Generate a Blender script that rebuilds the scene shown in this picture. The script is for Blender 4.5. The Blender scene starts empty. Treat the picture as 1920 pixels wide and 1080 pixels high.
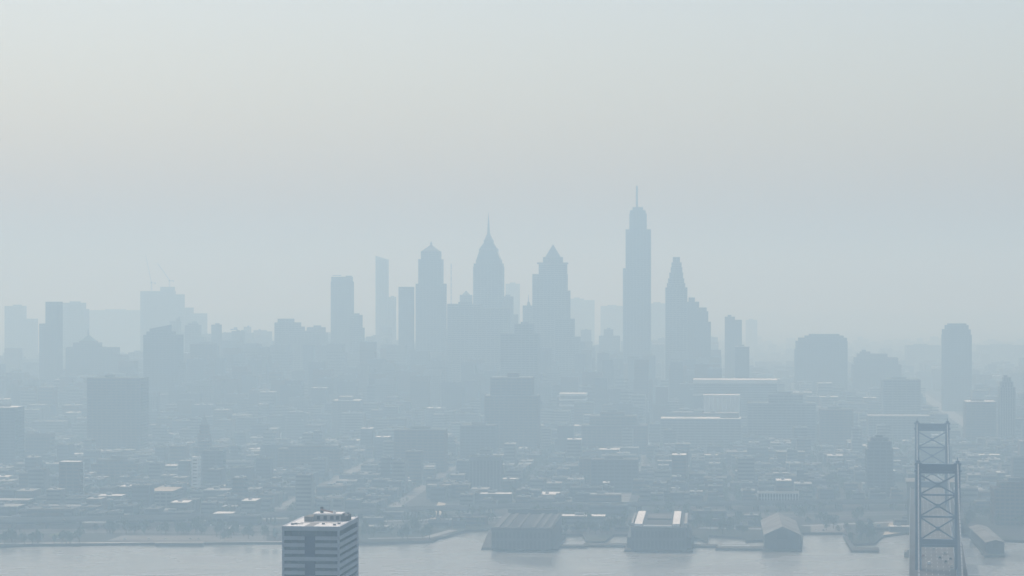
import bpy, bmesh, math, random
from mathutils import Vector, Matrix
import numpy as np
random.seed(7)
rng = np.random.default_rng(11)
S = bpy.context.scene
COL = S.collection
R = math.radians

# ------------------------------------------------------------------ camera
F, CX, HY, H = 5000.0, 960.0, 540.0, 233.0      # focal length in photo pixels, centre, horizon, eye height
cam_d = bpy.data.cameras.new('camera')
cam = bpy.data.objects.new('camera', cam_d); COL.objects.link(cam)
cam.location = (0, 0, H); cam.rotation_euler = (R(90), 0, 0)
cam_d.sensor_width = 36.0; cam_d.lens = 36.0 * F / 1920.0
cam_d.clip_start = 1.0; cam_d.clip_end = 80000.0
S.camera = cam

# ------------------------------------------------------------------ sky, sun, exposure
SUN_EL, SUN_AZ = 57.0, -28.0      # azimuth clockwise from the viewing direction
world = bpy.data.worlds.new('World'); S.world = world; world.use_nodes = True
wn, wl = world.node_tree.nodes, world.node_tree.links
wn.clear()
sky = wn.new('ShaderNodeTexSky'); sky.sky_type = 'NISHITA'; sky.sun_disc = False
sky.sun_elevation = R(SUN_EL); sky.sun_rotation = R(SUN_AZ)
sky.altitude = 50; sky.air_density = 1.0; sky.dust_density = 3.0; sky.ozone_density = 1.2
bg = wn.new('ShaderNodeBackground'); bg.inputs['Strength'].default_value = 0.1282
wo = wn.new('ShaderNodeOutputWorld')
wl.new(sky.outputs['Color'], bg.inputs['Color']); wl.new(bg.outputs['Background'], wo.inputs['Surface'])
sl = bpy.data.lights.new('sun', 'SUN'); sl.energy = 2.6; sl.angle = R(0.6); sl.color = (1.0, 0.97, 0.92)
sun = bpy.data.objects.new('sun', sl); COL.objects.link(sun)
_to = Vector((math.sin(R(SUN_AZ)) * math.cos(R(SUN_EL)), math.cos(R(SUN_AZ)) * math.cos(R(SUN_EL)), math.sin(R(SUN_EL))))
sun.rotation_euler = _to.to_track_quat('Z', 'Y').to_euler(); sun.location = (0, 0, 2000)
S.view_settings.view_transform = 'Standard'; S.view_settings.look = 'None'
S.view_settings.gamma = 1.0; S.view_settings.use_curve_mapping = False
S.view_settings.exposure = 0.06
S.cycles.volume_bounces = 2; S.cycles.max_bounces = 6; S.cycles.transparent_max_bounces = 16
S.cycles.use_denoising = True
S.cycles.caustics_reflective = False; S.cycles.caustics_refractive = False

# ------------------------------------------------------------------ materials
def mat(name, col, rough=0.85, var=0.12, scale=0.2, metal=0.0, spec=0.08, bump=0.0, stain=0.0):
    m = bpy.data.materials.new(name); m.use_nodes = True
    n, l = m.node_tree.nodes, m.node_tree.links
    b = n['Principled BSDF']
    b.inputs['Roughness'].default_value = rough; b.inputs['Metallic'].default_value = metal
    b.inputs['Specular IOR Level'].default_value = spec
    tc = n.new('ShaderNodeTexCoord')
    no = n.new('ShaderNodeTexNoise'); no.inputs['Scale'].default_value = scale; no.inputs['Detail'].default_value = 5
    l.new(tc.outputs['Object'], no.inputs['Vector'])
    mx = n.new('ShaderNodeMix'); mx.data_type = 'RGBA'
    mx.inputs[6].default_value = (*[c * (1 - var) for c in col], 1)
    mx.inputs[7].default_value = (*[min(1, c * (1 + var)) for c in col], 1)
    l.new(no.outputs['Fac'], mx.inputs[0])
    out = mx.outputs[2]
    if stain > 0:
        n2 = n.new('ShaderNodeTexNoise'); n2.inputs['Scale'].default_value = scale * 0.25; n2.inputs['Detail'].default_value = 3
        l.new(tc.outputs['Object'], n2.inputs['Vector'])
        r = n.new('ShaderNodeValToRGB'); r.color_ramp.elements[0].position = 0.45; r.color_ramp.elements[1].position = 0.62
        l.new(n2.outputs['Fac'], r.inputs['Fac'])
        m2 = n.new('ShaderNodeMix'); m2.data_type = 'RGBA'
        m2.inputs[7].default_value = (*[c * (1 - stain) for c in col], 1)
        l.new(r.outputs['Color'], m2.inputs[0]); l.new(out, m2.inputs[6]); out = m2.outputs[2]
    l.new(out, b.inputs['Base Color'])
    if bump > 0:
        bp = n.new('ShaderNodeBump'); bp.inputs['Strength'].default_value = bump
        l.new(no.outputs['Fac'], bp.inputs['Height']); l.new(bp.outputs['Normal'], b.inputs['Normal'])
    return m

M_ = {
 'brick':    mat('red_brick', (0.12, 0.07, 0.058), stain=0.2, scale=0.5),
 'brown':    mat('brown_brick', (0.12, 0.085, 0.065), stain=0.2, scale=0.5),
 'concrete': mat('weathered_concrete', (0.17, 0.167, 0.16), stain=0.25, scale=0.3),
 'stone':    mat('limestone', (0.20, 0.19, 0.17), stain=0.2, scale=0.3),
 'dark':     mat('dark_cladding', (0.085, 0.092, 0.105), scale=0.3),
 'pale':     mat('pale_concrete', (0.38, 0.37, 0.355), stain=0.15, scale=0.3),
 'glass':    mat('dark_window_glass', (0.03, 0.04, 0.05), rough=0.12, spec=0.6, var=0.25, scale=0.15),
 'blueglass':mat('blue_curtain_glass', (0.075, 0.105, 0.14), rough=0.1, spec=0.7, var=0.2, scale=0.1),
 'metalw':   mat('aluminium_cladding', (0.20, 0.21, 0.225), rough=0.45, metal=0.4, scale=0.3),
 'tar':      mat('tar_roofing', (0.05, 0.05, 0.052), scale=0.15, var=0.3, stain=0.3),
 'gravelroof': mat('gravel_roofing', (0.11, 0.108, 0.105), scale=0.2, var=0.2, stain=0.3),
 'whiteroof': mat('white_membrane_roofing', (0.72, 0.71, 0.69), scale=0.1, var=0.06, stain=0.12),
 'lightroof': mat('light_grey_roofing', (0.30, 0.30, 0.295), scale=0.1, var=0.12, stain=0.25),
 'shedroof': mat('worn_shed_roofing', (0.20, 0.20, 0.195), scale=0.2, var=0.2, stain=0.35),
 'copper':   mat('green_copper', (0.16, 0.22, 0.19), rough=0.6, scale=0.3),
 'steel':    mat('blue_grey_bridge_steel', (0.10, 0.165, 0.25), rough=0.55, scale=0.2, stain=0.15),
 'steel_lt': mat('galvanised_cable_steel', (0.27, 0.29, 0.31), rough=0.5, scale=0.5),
 'asphalt':  mat('asphalt', (0.055, 0.055, 0.056), scale=0.1, var=0.25, stain=0.2),
 'pavement': mat('concrete_paving', (0.17, 0.165, 0.155), scale=0.08, var=0.15, stain=0.25),
 'paint':    mat('road_paint', (0.75, 0.74, 0.70), scale=0.5),
 'sand':     mat('bare_sandy_lot', (0.42, 0.37, 0.30), scale=0.06, var=0.15, stain=0.25),
 'grass':    mat('park_grass', (0.075, 0.10, 0.04), scale=0.05, var=0.3, stain=0.3),
 'foliage':  mat('tree_foliage', (0.045, 0.07, 0.03), scale=0.4, var=0.45, rough=0.9),
 'bark':     mat('tree_bark', (0.09, 0.07, 0.055), scale=2.0),
 'timber':   mat('weathered_pier_timber', (0.06, 0.056, 0.052), scale=0.6, var=0.25),
 'pierwall': mat('faded_shed_cladding', (0.075, 0.08, 0.085), scale=0.15, stain=0.25),
 'crane':    mat('crane_paint', (0.45, 0.40, 0.34), rough=0.5),
 'rubber':   mat('tyre_rubber', (0.02, 0.02, 0.02)),
 'carw':     mat('white_car_paint', (0.78, 0.78, 0.77), rough=0.25, var=0.02),
 'cars':     mat('silver_car_paint', (0.40, 0.41, 0.42), rough=0.3, metal=0.5, var=0.03),
 'cark':     mat('dark_car_paint', (0.03, 0.032, 0.04), rough=0.25, var=0.05),
 'carr':     mat('red_car_paint', (0.30, 0.03, 0.025), rough=0.25, var=0.05),
 'pinkstone': mat('reddish_gear_paint', (0.34, 0.22, 0.2), rough=0.6),
 'spandrel': mat('grey_blue_spandrel', (0.46, 0.48, 0.51), scale=0.4, var=0.06, stain=0.12),
 'serv':     mat('blue_service_strip', (0.055, 0.075, 0.13), rough=0.4, scale=0.4, var=0.1),
}

def ground_mat():
    m = bpy.data.materials.new('city_ground'); m.use_nodes = True
    n, l = m.node_tree.nodes, m.node_tree.links; b = n['Principled BSDF']; b.inputs['Roughness'].default_value = 0.95; b.inputs['Specular IOR Level'].default_value = 0.04
    tc = n.new('ShaderNodeTexCoord')
    v = n.new('ShaderNodeTexVoronoi'); v.inputs['Scale'].default_value = 0.022; v.feature = 'F1'
    no = n.new('ShaderNodeTexNoise'); no.inputs['Scale'].default_value = 0.02; no.inputs['Detail'].default_value = 8
    l.new(tc.outputs['Object'], v.inputs['Vector']); l.new(tc.outputs['Object'], no.inputs['Vector'])
    sp = n.new('ShaderNodeSeparateColor'); l.new(v.outputs['Color'], sp.inputs['Color'])
    r = n.new('ShaderNodeValToRGB'); cr = r.color_ramp; cr.interpolation = 'CONSTANT'
    cr.elements[0].position = 0; cr.elements[0].color = (0.035, 0.045, 0.03, 1)
    cr.elements[1].position = 0.3; cr.elements[1].color = (0.055, 0.055, 0.056, 1)
    for p, c in ((0.55, (0.085, 0.083, 0.08)), (0.75, (0.03, 0.04, 0.026)), (0.9, (0.14, 0.135, 0.125))):
        e = cr.elements.new(p); e.color = (*c, 1)
    l.new(sp.outputs['Red'], r.inputs['Fac'])
    mx = n.new('ShaderNodeMix'); mx.data_type = 'RGBA'; mx.blend_type = 'MULTIPLY'; mx.inputs[0].default_value = 0.6
    l.new(r.outputs['Color'], mx.inputs[6]); l.new(no.outputs['Color'], mx.inputs[7])
    br = n.new('ShaderNodeMix'); br.data_type = 'RGBA'; br.inputs[0].default_value = 0.45
    l.new(mx.outputs[2], br.inputs[6]); br.inputs[7].default_value = (0.04, 0.043, 0.04, 1)
    l.new(br.outputs[2], b.inputs['Base Color'])
    return m
M_['ground'] = ground_mat()

def water_mat():
    m = bpy.data.materials.new('river_water'); m.use_nodes = True
    n, l = m.node_tree.nodes, m.node_tree.links; b = n['Principled BSDF']
    b.inputs['Base Color'].default_value = (0.20, 0.205, 0.195, 1)
    b.inputs['Roughness'].default_value = 0.16; b.inputs['IOR'].default_value = 1.33
    tc = n.new('ShaderNodeTexCoord')
    mp = n.new('ShaderNodeMapping'); mp.inputs['Scale'].default_value = (1.0, 1.0, 1.0)
    l.new(tc.outputs['Object'], mp.inputs['Vector'])
    n1 = n.new('ShaderNodeTexNoise'); n1.inputs['Scale'].default_value = 0.35; n1.inputs['Detail'].default_value = 6
    n2 = n.new('ShaderNodeTexNoise'); n2.inputs['Scale'].default_value = 0.012; n2.inputs['Detail'].default_value = 4
    l.new(mp.outputs['Vector'], n1.inputs['Vector']); l.new(mp.outputs['Vector'], n2.inputs['Vector'])
    bp = n.new('ShaderNodeBump'); bp.inputs['Strength'].default_value = 0.35; bp.inputs['Distance'].default_value = 0.6
    l.new(n1.outputs['Fac'], bp.inputs['Height']); l.new(bp.outputs['Normal'], b.inputs['Normal'])
    mr = n.new('ShaderNodeMapRange'); mr.inputs['To Min'].default_value = 0.10; mr.inputs['To Max'].default_value = 0.36
    mr.inputs['From Min'].default_value = 0.35; mr.inputs['From Max'].default_value = 0.65
    l.new(n2.outputs['Fac'], mr.inputs['Value']); l.new(mr.outputs['Result'], b.inputs['Roughness'])
    return m
M_['water'] = water_mat()

# ------------------------------------------------------------------ mesh helpers
class MB:
    """collects simple solids, links them as one mesh object"""
    def __init__(s): s.v = []; s.f = []; s.m = []; s.mats = []
    def _mi(s, m):
        if m not in s.mats: s.mats.append(m)
        return s.mats.index(m)
    def hexa(s, p, m=None):      # p: 4 bottom + 4 top corners, counter-clockwise
        o = len(s.v); s.v += [tuple(q) for q in p]; k = s._mi(m) if m else 0
        for f in ((3, 2, 1, 0), (4, 5, 6, 7), (0, 1, 5, 4), (1, 2, 6, 5), (2, 3, 7, 6), (3, 0, 4, 7)):
            s.f.append(tuple(o + i for i in f)); s.m.append(k)
        return s
    def box(s, x0, x1, y0, y1, z0, z1, m=None):
        return s.hexa([(x0, y0, z0), (x1, y0, z0), (x1, y1, z0), (x0, y1, z0), (x0, y0, z1), (x1, y0, z1), (x1, y1, z1), (x0, y1, z1)], m)
    def frus(s, a, b, z0, z1, m=None):      # a, b = (x0,x1,y0,y1)
        return s.hexa([(a[0], a[2], z0), (a[1], a[2], z0), (a[1], a[3], z0), (a[0], a[3], z0), (b[0], b[2], z1), (b[1], b[2], z1), (b[1], b[3], z1), (b[0], b[3], z1)], m)
    def beam(s, a, b, w, h=None, m=None):      # square bar between two points
        h = h or w; a = Vector(a); b = Vector(b); d = (b - a).normalized()
        up = Vector((0, 0, 1)) if abs(d.z) < 0.95 else Vector((0, 1, 0))
        x = d.cross(up).normalized() * w / 2; z = x.normalized().cross(d) * h / 2
        return s.hexa([a - x - z, a + x - z, b + x - z, b - x - z, a - x + z, a + x + z, b + x + z, b - x + z], m)
    def cone(s, c, r0, r1, z0, z1, n=10, m=None):
        o = len(s.v); k = s._mi(m) if m else 0
        for z, r in ((z0, r0), (z1, r1)):
            for i in range(n):
                t = 2 * math.pi * i / n; s.v.append((c[0] + r * math.cos(t), c[1] + r * math.sin(t), z))
        for i in range(n):
            j = (i + 1) % n; s.f.append((o + i, o + j, o + n + j, o + n + i)); s.m.append(k)
        s.f.append(tuple(o + n + i for i in range(n))); s.m.append(k)
        s.f.append(tuple(o + n - 1 - i for i in range(n))); s.m.append(k)
        return s
    def poly(s, pts, z0, z1, m=None):      # extruded polygon, counter-clockwise
        o = len(s.v); n = len(pts); k = s._mi(m) if m else 0
        for z in (z0, z1): s.v += [(p[0], p[1], z) for p in pts]
        s.f.append(tuple(o + n + i for i in range(n))); s.m.append(k)
        s.f.append(tuple(o + n - 1 - i for i in range(n))); s.m.append(k)
        for i in range(n):
            j = (i + 1) % n; s.f.append((o + i, o + j, o + n + j, o + n + i)); s.m.append(k)
        return s
    def face(s, pts, m=None):
        o = len(s.v); s.v += [tuple(p) for p in pts]; s.f.append(tuple(range(o, o + len(pts)))); s.m.append(s._mi(m) if m else 0)
        return s
    def mesh(s, name, m=None):
        me = bpy.data.meshes.new(name); me.from_pydata(s.v, [], s.f)
        ms = [m] if m else s.mats
        for q in ms: me.materials.append(M_[q] if isinstance(q, str) else q)
        if not m: me.polygons.foreach_set('material_index', s.m)
        me.update(); return me
    def build(s, name, m=None, parent=None):
        return link(name, s.mesh(name, m), parent)

def link(name, data, parent=None):
    o = bpy.data.objects.new(name, data); COL.objects.link(o)
    if parent is not None: o.parent = parent
    return o
def tag(o, label=None, cat=None, group=None, kind=None):
    if label: o['label'] = label
    if cat: o['category'] = cat
    if group: o['group'] = group
    if kind: o['kind'] = kind
    return o
def thing(name, label, cat, loc=(0, 0, 0), rz=0.0, group=None):
    o = bpy.data.objects.new(name, None); COL.objects.link(o)
    o.location = loc; o.rotation_euler = (0, 0, rz); o.empty_display_size = 5
    return tag(o, label, cat, group)
KIDS = {}
def copy_tree(o, parent=None):
    c = o.copy(); COL.objects.link(c); c.parent = parent
    for ch in list(o.children): copy_tree(ch, c)
    return c
def at(px, py, z=2.0):      # ground point seen at a pixel of the photograph
    d = (H - z) * F / (py - HY)
    return Vector(((px - CX) / F * d, d, z))

GZ = 2.0                                   # street level of the city above the river
VP = 1330.0; GA = math.atan((VP - CX) / F) # the street grid runs towards this bearing
gx = Vector((math.cos(GA), -math.sin(GA))); gy = Vector((math.sin(GA), math.cos(GA)))

# ------------------------------------------------------------------ the setting
shore = [(-700, 1034), (0, 1028), (50, 1025), (290, 1022), (292, 1024), (380, 1024), (384, 1021), (530, 1021), (700, 1022), (812, 1018), (822, 1012), (836, 1010),
         (852, 1004), (872, 998), (918, 996), (1060, 1006), (1092, 1006), (1098, 1017), (1106, 1020), (1134, 1019), (1150, 1006), (1180, 1006), (1296, 1010), (1326, 1019),
         (1329, 1008), (1394, 1012), (1398, 1018), (1434, 1016), (1502, 1003), (1580, 1003), (1588, 1008), (1600, 1024), (1640, 1022), (1656, 1008), (1700, 1002), (1720, 1010), (1800, 1004), (1880, 1016), (1960, 1020), (2700, 1010)]
sp = [at(x, y, 0.0) for x, y in shore]
g = MB()
far = [(15500, sp[-1].y), (15500, 36000), (-15500, 36000), (-15500, sp[0].y)]
outline = [(p.x, p.y) for p in sp] + far
g.face([(x, y, GZ) for x, y in outline])
for i in range(len(sp) - 1):
    a, b = sp[i], sp[i + 1]; g.face([(a.x, a.y, -0.5), (b.x, b.y, -0.5), (b.x, b.y, GZ), (a.x, a.y, GZ)])
tag(g.build('ground', 'ground'), kind='structure')
g = MB()
for i in range(len(sp) - 1):
    a, b = sp[i], sp[i + 1]; g.hexa([(a.x, a.y - .9, -.5), (b.x, b.y - .9, -.5), (b.x, b.y + .6, -.5), (a.x, a.y + .6, -.5), (a.x, a.y - .9, GZ + .35), (b.x, b.y - .9, GZ + .35), (b.x, b.y + .6, GZ + .35), (a.x, a.y + .6, GZ + .35)])
tag(g.build('quay_wall', 'timber'), kind='structure')
tag(MB().face([(-15500, 1200, 0), (15500, 1200, 0), (15500, 3200, 0), (-15500, 3200, 0)]).build('river', 'water'), kind='structure')
g = MB().poly([(-15500, -650), (15500, -650), (15500, 1560), (600, 1570), (0, 1545), (-700, 1560), (-15500, 1560)], -0.5, GZ)
tag(g.build('near_bank', 'ground'), kind='structure')

def strip(pts, w, z, name, m):
    g = MB()
    for i in range(len(pts) - 1):
        a, b = Vector(pts[i][:2]), Vector(pts[i + 1][:2]); n = (b - a).normalized(); n = Vector((-n.y, n.x)) * w / 2
        g.face([(*(a - n), z), (*(b - n), z), (*(b + n), z), (*(a + n), z)][::1])
    o = g.build(name, m); return o

FOOT = []                                    # footprints already taken: x, y, radius
def free(x, y, r):
    return all((x - a) ** 2 + (y - b) ** 2 > (r + c) ** 2 for a, b, c in FOOT)

# avenue along the water, and streets running away from the river
ave = [at(x, y) for x, y in ((-120, 998), (300, 995), (560, 990), (800, 984), (1000, 974), (1350, 968), (1700, 962), (2100, 955))]
tag(strip(ave, 26, GZ + 0.05, 'riverside_avenue', 'asphalt'), kind='structure')
tag(strip([p + Vector((0, 17, 0)) for p in ave], 5, GZ + 0.05, 'pavement', 'pavement'), kind='structure')
tag(strip([p - Vector((0, 17, 0)) for p in ave], 5, GZ + 0.05, 'pavement', 'pavement'), kind='structure')
STREETS = []                               # offset across the grid measured on the grid x axis
BLK, SW = 118.5, 15.0
OPEN = (-4, -3, -1)          # wider, treeless streets
for k in range(-13, 14):
    v = k * BLK + 24.5
    a = gx * v + gy * 2760; b = gx * v + gy * 6400
    STREETS.append(v)
    tag(strip([a, b], SW - 1 if k in OPEN else SW - 5, GZ + 0.06, 'street', 'shedroof' if k in OPEN else 'asphalt'), kind='structure')
for k in range(0, 14):
    u = 2960 + k * 150
    tag(strip([gx * -1500 + gy * u, gx * 1400 + gy * u], 10, GZ + 0.11, 'cross_street', 'asphalt'), kind='structure')

for pp, w, m_ in ((((0, 1019), (290, 1017), (530, 1016)), 9, 'pale'), (((0, 1001), (200, 997), (420, 1000), (530, 1003)), 13, 'gravelroof'), (((430, 1000), (462, 960)), 9, 'pale'), (((690, 1010), (800, 1008), (850, 994)), 9, 'lightroof'),
              (((0, 981), (300, 978), (540, 972)), 13, 'lightroof'), (((700, 978), (900, 972), (1100, 962)), 12, 'lightroof'), (((1310, 990), (1430, 992)), 14, 'lightroof'), (((1505, 986), (1700, 978)), 12, 'lightroof')):
    tag(strip([at(*q) for q in pp], w, GZ + 0.17, 'path', m_), kind='structure')
def patch(pts, z, name, m):
    tag(MB().poly([at(*p)[:2] for p in pts], GZ - 0.2, z).build(name, m), kind='structure')
patch([(800, 984), (818, 984), (836, 944), (822, 941)], GZ + 0.14, 'sandy_lot', 'sand')
for x, y in ((812, 976), (818, 962), (826, 950)): p = at(x, y); FOOT.append((p.x, p.y, 22))
patch([(90, 1004), (110, 998), (150, 997), (155, 1003), (120, 1008)], GZ + 0.10, 'lawn', 'grass')
patch([(30, 1014), (150, 1013), (150, 1006), (60, 1008)], GZ + 0.10, 'parking_lot', 'asphalt')
patch([(200, 1014), (500, 1014), (500, 1004), (230, 1004)], GZ + 0.10, 'parking_lot', 'pavement')
patch([(160, 994), (420, 990), (440, 982), (180, 984)], GZ + 0.12, 'parking_lot', 'asphalt')
patch([(1520, 998), (1580, 998), (1590, 985), (1520, 985)], GZ + 0.10, 'parking_lot', 'pavement')
patch([(1655, 1004), (1700, 998), (1712, 976), (1668, 980)], GZ + 0.10, 'sandy_lot', 'sand')

tag(strip([at(1722, 735), at(1836, 812)], 24, GZ + 0.16, 'diagonal_road', 'shedroof'), kind='structure')
for i in range(34): p = at(1722, 735).lerp(at(1836, 812), i / 33); FOOT.append((p.x, p.y, 26))
for i in range(20): p = at(1836, 812).lerp(at(1850, 824), i / 19); FOOT.append((p.x, p.y, 20))
# ------------------------------------------------------------------ building kit
def stack_levels(z0, z1, fh):
    n = max(1, int(round((z1 - z0) / fh))); return n, (z1 - z0) / n

def facade(bands, piers, r, z0, z1, fh=3.8, bh=0.5, pw=None, pitch=7.0, inset=0.45):
    """floor bands and piers standing proud of the glazing of the box r = (x0,x1,y0,y1)"""
    x0, x1, y0, y1 = r; n, s = stack_levels(z0, z1, fh)
    n = min(n, 70); s = (z1 - z0) / n
    for i in range(n):
        z = z0 + (i + 1) * s - s * bh
        bands.box(x0, x1, y0, y1, z, z0 + (i + 1) * s)
    if pw:
        p = 0.004
        nx = max(1, min(14, int(round((x1 - x0) / pitch)))); ny = max(1, min(14, int(round((y1 - y0) / pitch))))
        for i in range(nx + 1):
            x = x0 + (x1 - x0 - pw) * i / nx
            for ya, yb in ((y0 - .12, y0 + .5), (y1 - .5, y1 + .12)): piers.box(x, x + pw, ya, yb, z0, z1 - .03)
        for i in range(1, ny):
            y = y0 + (y1 - y0 - pw) * i / ny
            for xa, xb in ((x0 - .12, x0 + .5), (x1 - .5, x1 + .12)): piers.box(xa, xb, y, y + pw, z0, z1 - .03)

def T(x0, x1, yt, shape='box', **k): return dict(x0=x0, x1=x1, yt=yt, shape=shape, **k)

def tower(name, label, cat, d, tiers, wall='concrete', glaz='glass', roof='gravelroof', dp=None, bh=0.5, pw=1.2, pitch=7.0, fh=3.9, group=None, extra=None, rot=None):
    """tiers top to bottom in photograph pixels for a building whose front stands d metres away"""
    base = tiers[-1]; pc = (base['x0'] + base['x1']) / 2
    W = (base['x1'] - base['x0']) / F * d
    D = dp or W * 0.85
    root = thing(name, label, cat, ((pc - CX) / F * d, d, GZ), -GA, group)
    FOOT.append((root.location.x + gy.x * D / 2, root.location.y + gy.y * D / 2, max(W, D) * 0.62))
    core, bands, piers, rf = MB(), MB(), MB(), MB()
    zs = [H - (t['yt'] - HY) / F * d - GZ for t in tiers]
    for i, t in enumerate(tiers):
        zt = zs[i]; zb = zs[i + 1] if i + 1 < len(tiers) else -1.0
        if 'zb' in t: zb = t['zb']
        def rect(x0, x1, dfrac):
            w = (x1 - x0) / F * d; dd = max(0.4, min(D, D * dfrac)); 
            side = dd * (VP - (x0 + x1) / 2) / d
            side = max(-0.45 * (x1 - x0), min(0.45 * (x1 - x0), side))
            a, b = (x0, x1 - side) if side > 0 else (x0 - side, x1)
            off = (D - dd) / 2 + t.get('oy', 0); fc = (a + b) / 2
            lx = (fc - pc) / F * d - off * (VP - fc) / F; hw = (b - a) / F * d / 2
            return (lx - hw, lx + hw, off, off + dd)
        ratio = (t['x1'] - t['x0']) / (base['x1'] - base['x0'])
        r = rect(t['x0'], t['x1'], t.get('df', ratio))
        sh = t['shape']
        if sh == 'box':
            q = 0.45 if (r[1] - r[0]) > 3 else 0.05
            core.box(r[0] + q, r[1] - q, r[2] + q, r[3] - q, zb, zt - 0.4)
            facade(bands, piers, r, max(zb, 0) if i + 1 == len(tiers) else zb, zt, fh, bh, pw, pitch)
            MB().box(r[0] + .6, r[1] - .6, r[2] + .6, r[3] - .6, zt - .2, zt + .15).build('roof', roof, root)
        elif sh in ('frus', 'pyr', 'gable'):
            if sh == 'gable': b = (r[0], r[1], r[2], r[3]); xm = (r[0] + r[1]) / 2; b = (xm - .3, xm + .3, r[2], r[3])
            elif sh == 'pyr': xm = (r[0] + r[1]) / 2; ym = (r[2] + r[3]) / 2; b = (xm - .3, xm + .3, ym - .3, ym + .3)
            else:
                ra = (t['xb'] - t['xa']) / (t['x1'] - t['x0']); b = rect(t['xa'], t['xb'], t.get('df', ratio) * max(ra, .05))
            part = MB().frus(r, b, zb, zt)
            part.build('crown' if sh != 'gable' else 'gable_roof', t.get('m', wall), root)
        elif sh == 'wedge':
            zr = H - (t['yr'] - HY) / F * d - GZ
            q = .45
            core.hexa([(r[0] + q, r[2] + q, zb), (r[1] - q, r[2] + q, zb), (r[1] - q, r[3] - q, zb), (r[0] + q, r[3] - q, zb), (r[0] + q, r[2] + q, zt), (r[1] - q, r[2] + q, zr), (r[1] - q, r[3] - q, zr), (r[0] + q, r[3] - q, zt)])
            facade(bands, piers, r, max(zb, 0), min(zt, zr), fh, bh, pw, pitch)
            c = MB(); z2 = min(zt, zr)
            c.hexa([(r[0], r[2], z2 - .1), (r[1], r[2], z2 - .1), (r[1], r[3], z2 - .1), (r[0], r[3], z2 - .1), (r[0], r[2], zt + .3), (r[1], r[2], zr + .3), (r[1], r[3], zr + .3), (r[0], r[3], zt + .3)])
            c.build('slanted_crown', t.get('m', wall), root)
        elif sh == 'spire':
            xm = (r[0] + r[1]) / 2; ym = D / 2; w = (r[1] - r[0]) / 2
            MB().cone((xm, ym), max(w, .6), t.get('rt', .25), zb, zt, 8).build('spire', t.get('m', 'metalw'), root)
        elif sh == 'round':
            xm = (r[0] + r[1]) / 2; ym = (r[2] + r[3]) / 2
            ex = MB(); n = 20; pr = [(1, 0), (.96, .3), (.85, .58), (.66, .8), (.4, .95), (.12, 1)]
            for (ra, ha), (rb, hb) in zip(pr, pr[1:]):
                k = 6
                wa, da, wb, db = (r[1] - r[0]) / 2 * ra, (r[3] - r[2]) / 2 * ra, (r[1] - r[0]) / 2 * rb, (r[3] - r[2]) / 2 * rb
                ex.frus((xm - wa, xm + wa, ym - da, ym + da), (xm - wb, xm + wb, ym - db, ym + db), zb + (zt - zb) * ha, zb + (zt - zb) * hb)
            ex.build('domed_crown', t.get('m', wall), root)
        elif sh == 'slab':            # plain cornice or ledge
            MB().box(*r, zb, zt).build('cornice', t.get('m', wall), root)
    if core.v: core.build('glazing', glaz, root)
    if bands.v: tag(bands.build('floor_band', wall, root), kind='stuff')
    if piers.v: tag(piers.build('pier', wall, root), kind='stuff')
    r = (-W / 2 + 1, W / 2 - 1)
    if extra != 'bare' and tiers[0]['shape'] == 'box':
        t = tiers[0]; xm = ((t['x0'] + t['x1']) / 2 - pc) / F * d; w = (t['x1'] - t['x0']) / F * d
        zt = zs[0]; ph = min(4.5, 0.09 * W + 1.5)
        MB().box(xm - w * .22, xm + w * .16, D * .4, D * .6, zt + .1, zt + ph * .8).build('penthouse', 'concrete', root)
    return root

# ------------------------------------------------------------------ skyline towers, left to right
sk = tower
sk('apartment_tower', 'pale far slab at the left edge of the skyline, lower shoulder on its right', 'tower', 6900, [T(8, 50, 574), T(8, 72, 598)], 'concrete', dp=50)
sk('office_tower', 'dark narrow flat-topped tower with a lower shoulder, first tall one from the left', 'tower', 5000, [T(85, 118, 566), T(73, 118, 607)], 'brown', dp=34, extra='bare')
sk('office_slab', 'broad pale slab directly behind the dark narrow tower on the left', 'office block', 6500, [T(112, 162, 568), T(112, 168, 580)], 'concrete', dp=60)
sk('office_slab', 'very faint long low slab between the pyramid topped block and the crane building', 'office block', 8800, [T(165, 264, 582)], 'concrete', dp=80)
sk('unfinished_tower', 'broad faint stepped tower under construction with two cranes on its roof', 'tower', 6800, [T(300, 328, 538), T(262, 330, 546), T(262, 347, 552), T(262, 364, 577), T(262, 390, 588)], 'concrete', dp=70, extra='bare')
sk('pyramid_topped_building', 'wide stepped block crowned by a small steep pyramid, left side of the skyline', 'building', 4950,
   [T(162, 168, 617, 'spire'), T(150, 182, 628, 'pyr', m='copper'), T(148, 184, 640), T(136, 192, 643), T(124, 200, 651), T(122, 226, 652), T(122, 243, 666)], 'brown', dp=60)
sk('low_office_block', 'low flat block in the gap right of the pyramid topped building', 'office block', 5500, [T(240, 270, 661)], 'concrete', dp=40)
sk('curved_top_tower', 'big dark tower whose roof slopes up to the right, left of centre in the haze', 'tower', 4500,
   [T(280, 322, 617, 'wedge', yr=610, zb=152), T(274, 330, 622), T(268, 345, 628)], 'dark', dp=45, bh=.4)
sk('office_tower', 'faint tower with a stepped roof peeking over the sloped-roof tower', 'tower', 5600, [T(330, 338, 597), T(318, 340, 602)], 'concrete', dp=30)
sk('office_tower', 'square faint tower immediately right of the sloped-roof tower', 'tower', 5400, [T(352, 372, 606), T(346, 378, 610)], 'concrete', dp=35)
sk('residential_tower', 'slim brick tower standing alone above the low mass right of the crane building', 'tower', 5300, [T(396, 416, 609)], 'brick', dp=24)
sk('office_tower', 'pair-topped faint block right of the slim brick tower', 'tower', 5900, [T(432, 446, 617), T(452, 463, 619), T(420, 464, 624)], 'concrete', dp=40)
sk('office_block', 'plain dark-grey block in front of the slim brick tower', 'office block', 4700, [T(356, 407, 645)], 'brown', dp=45)
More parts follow.
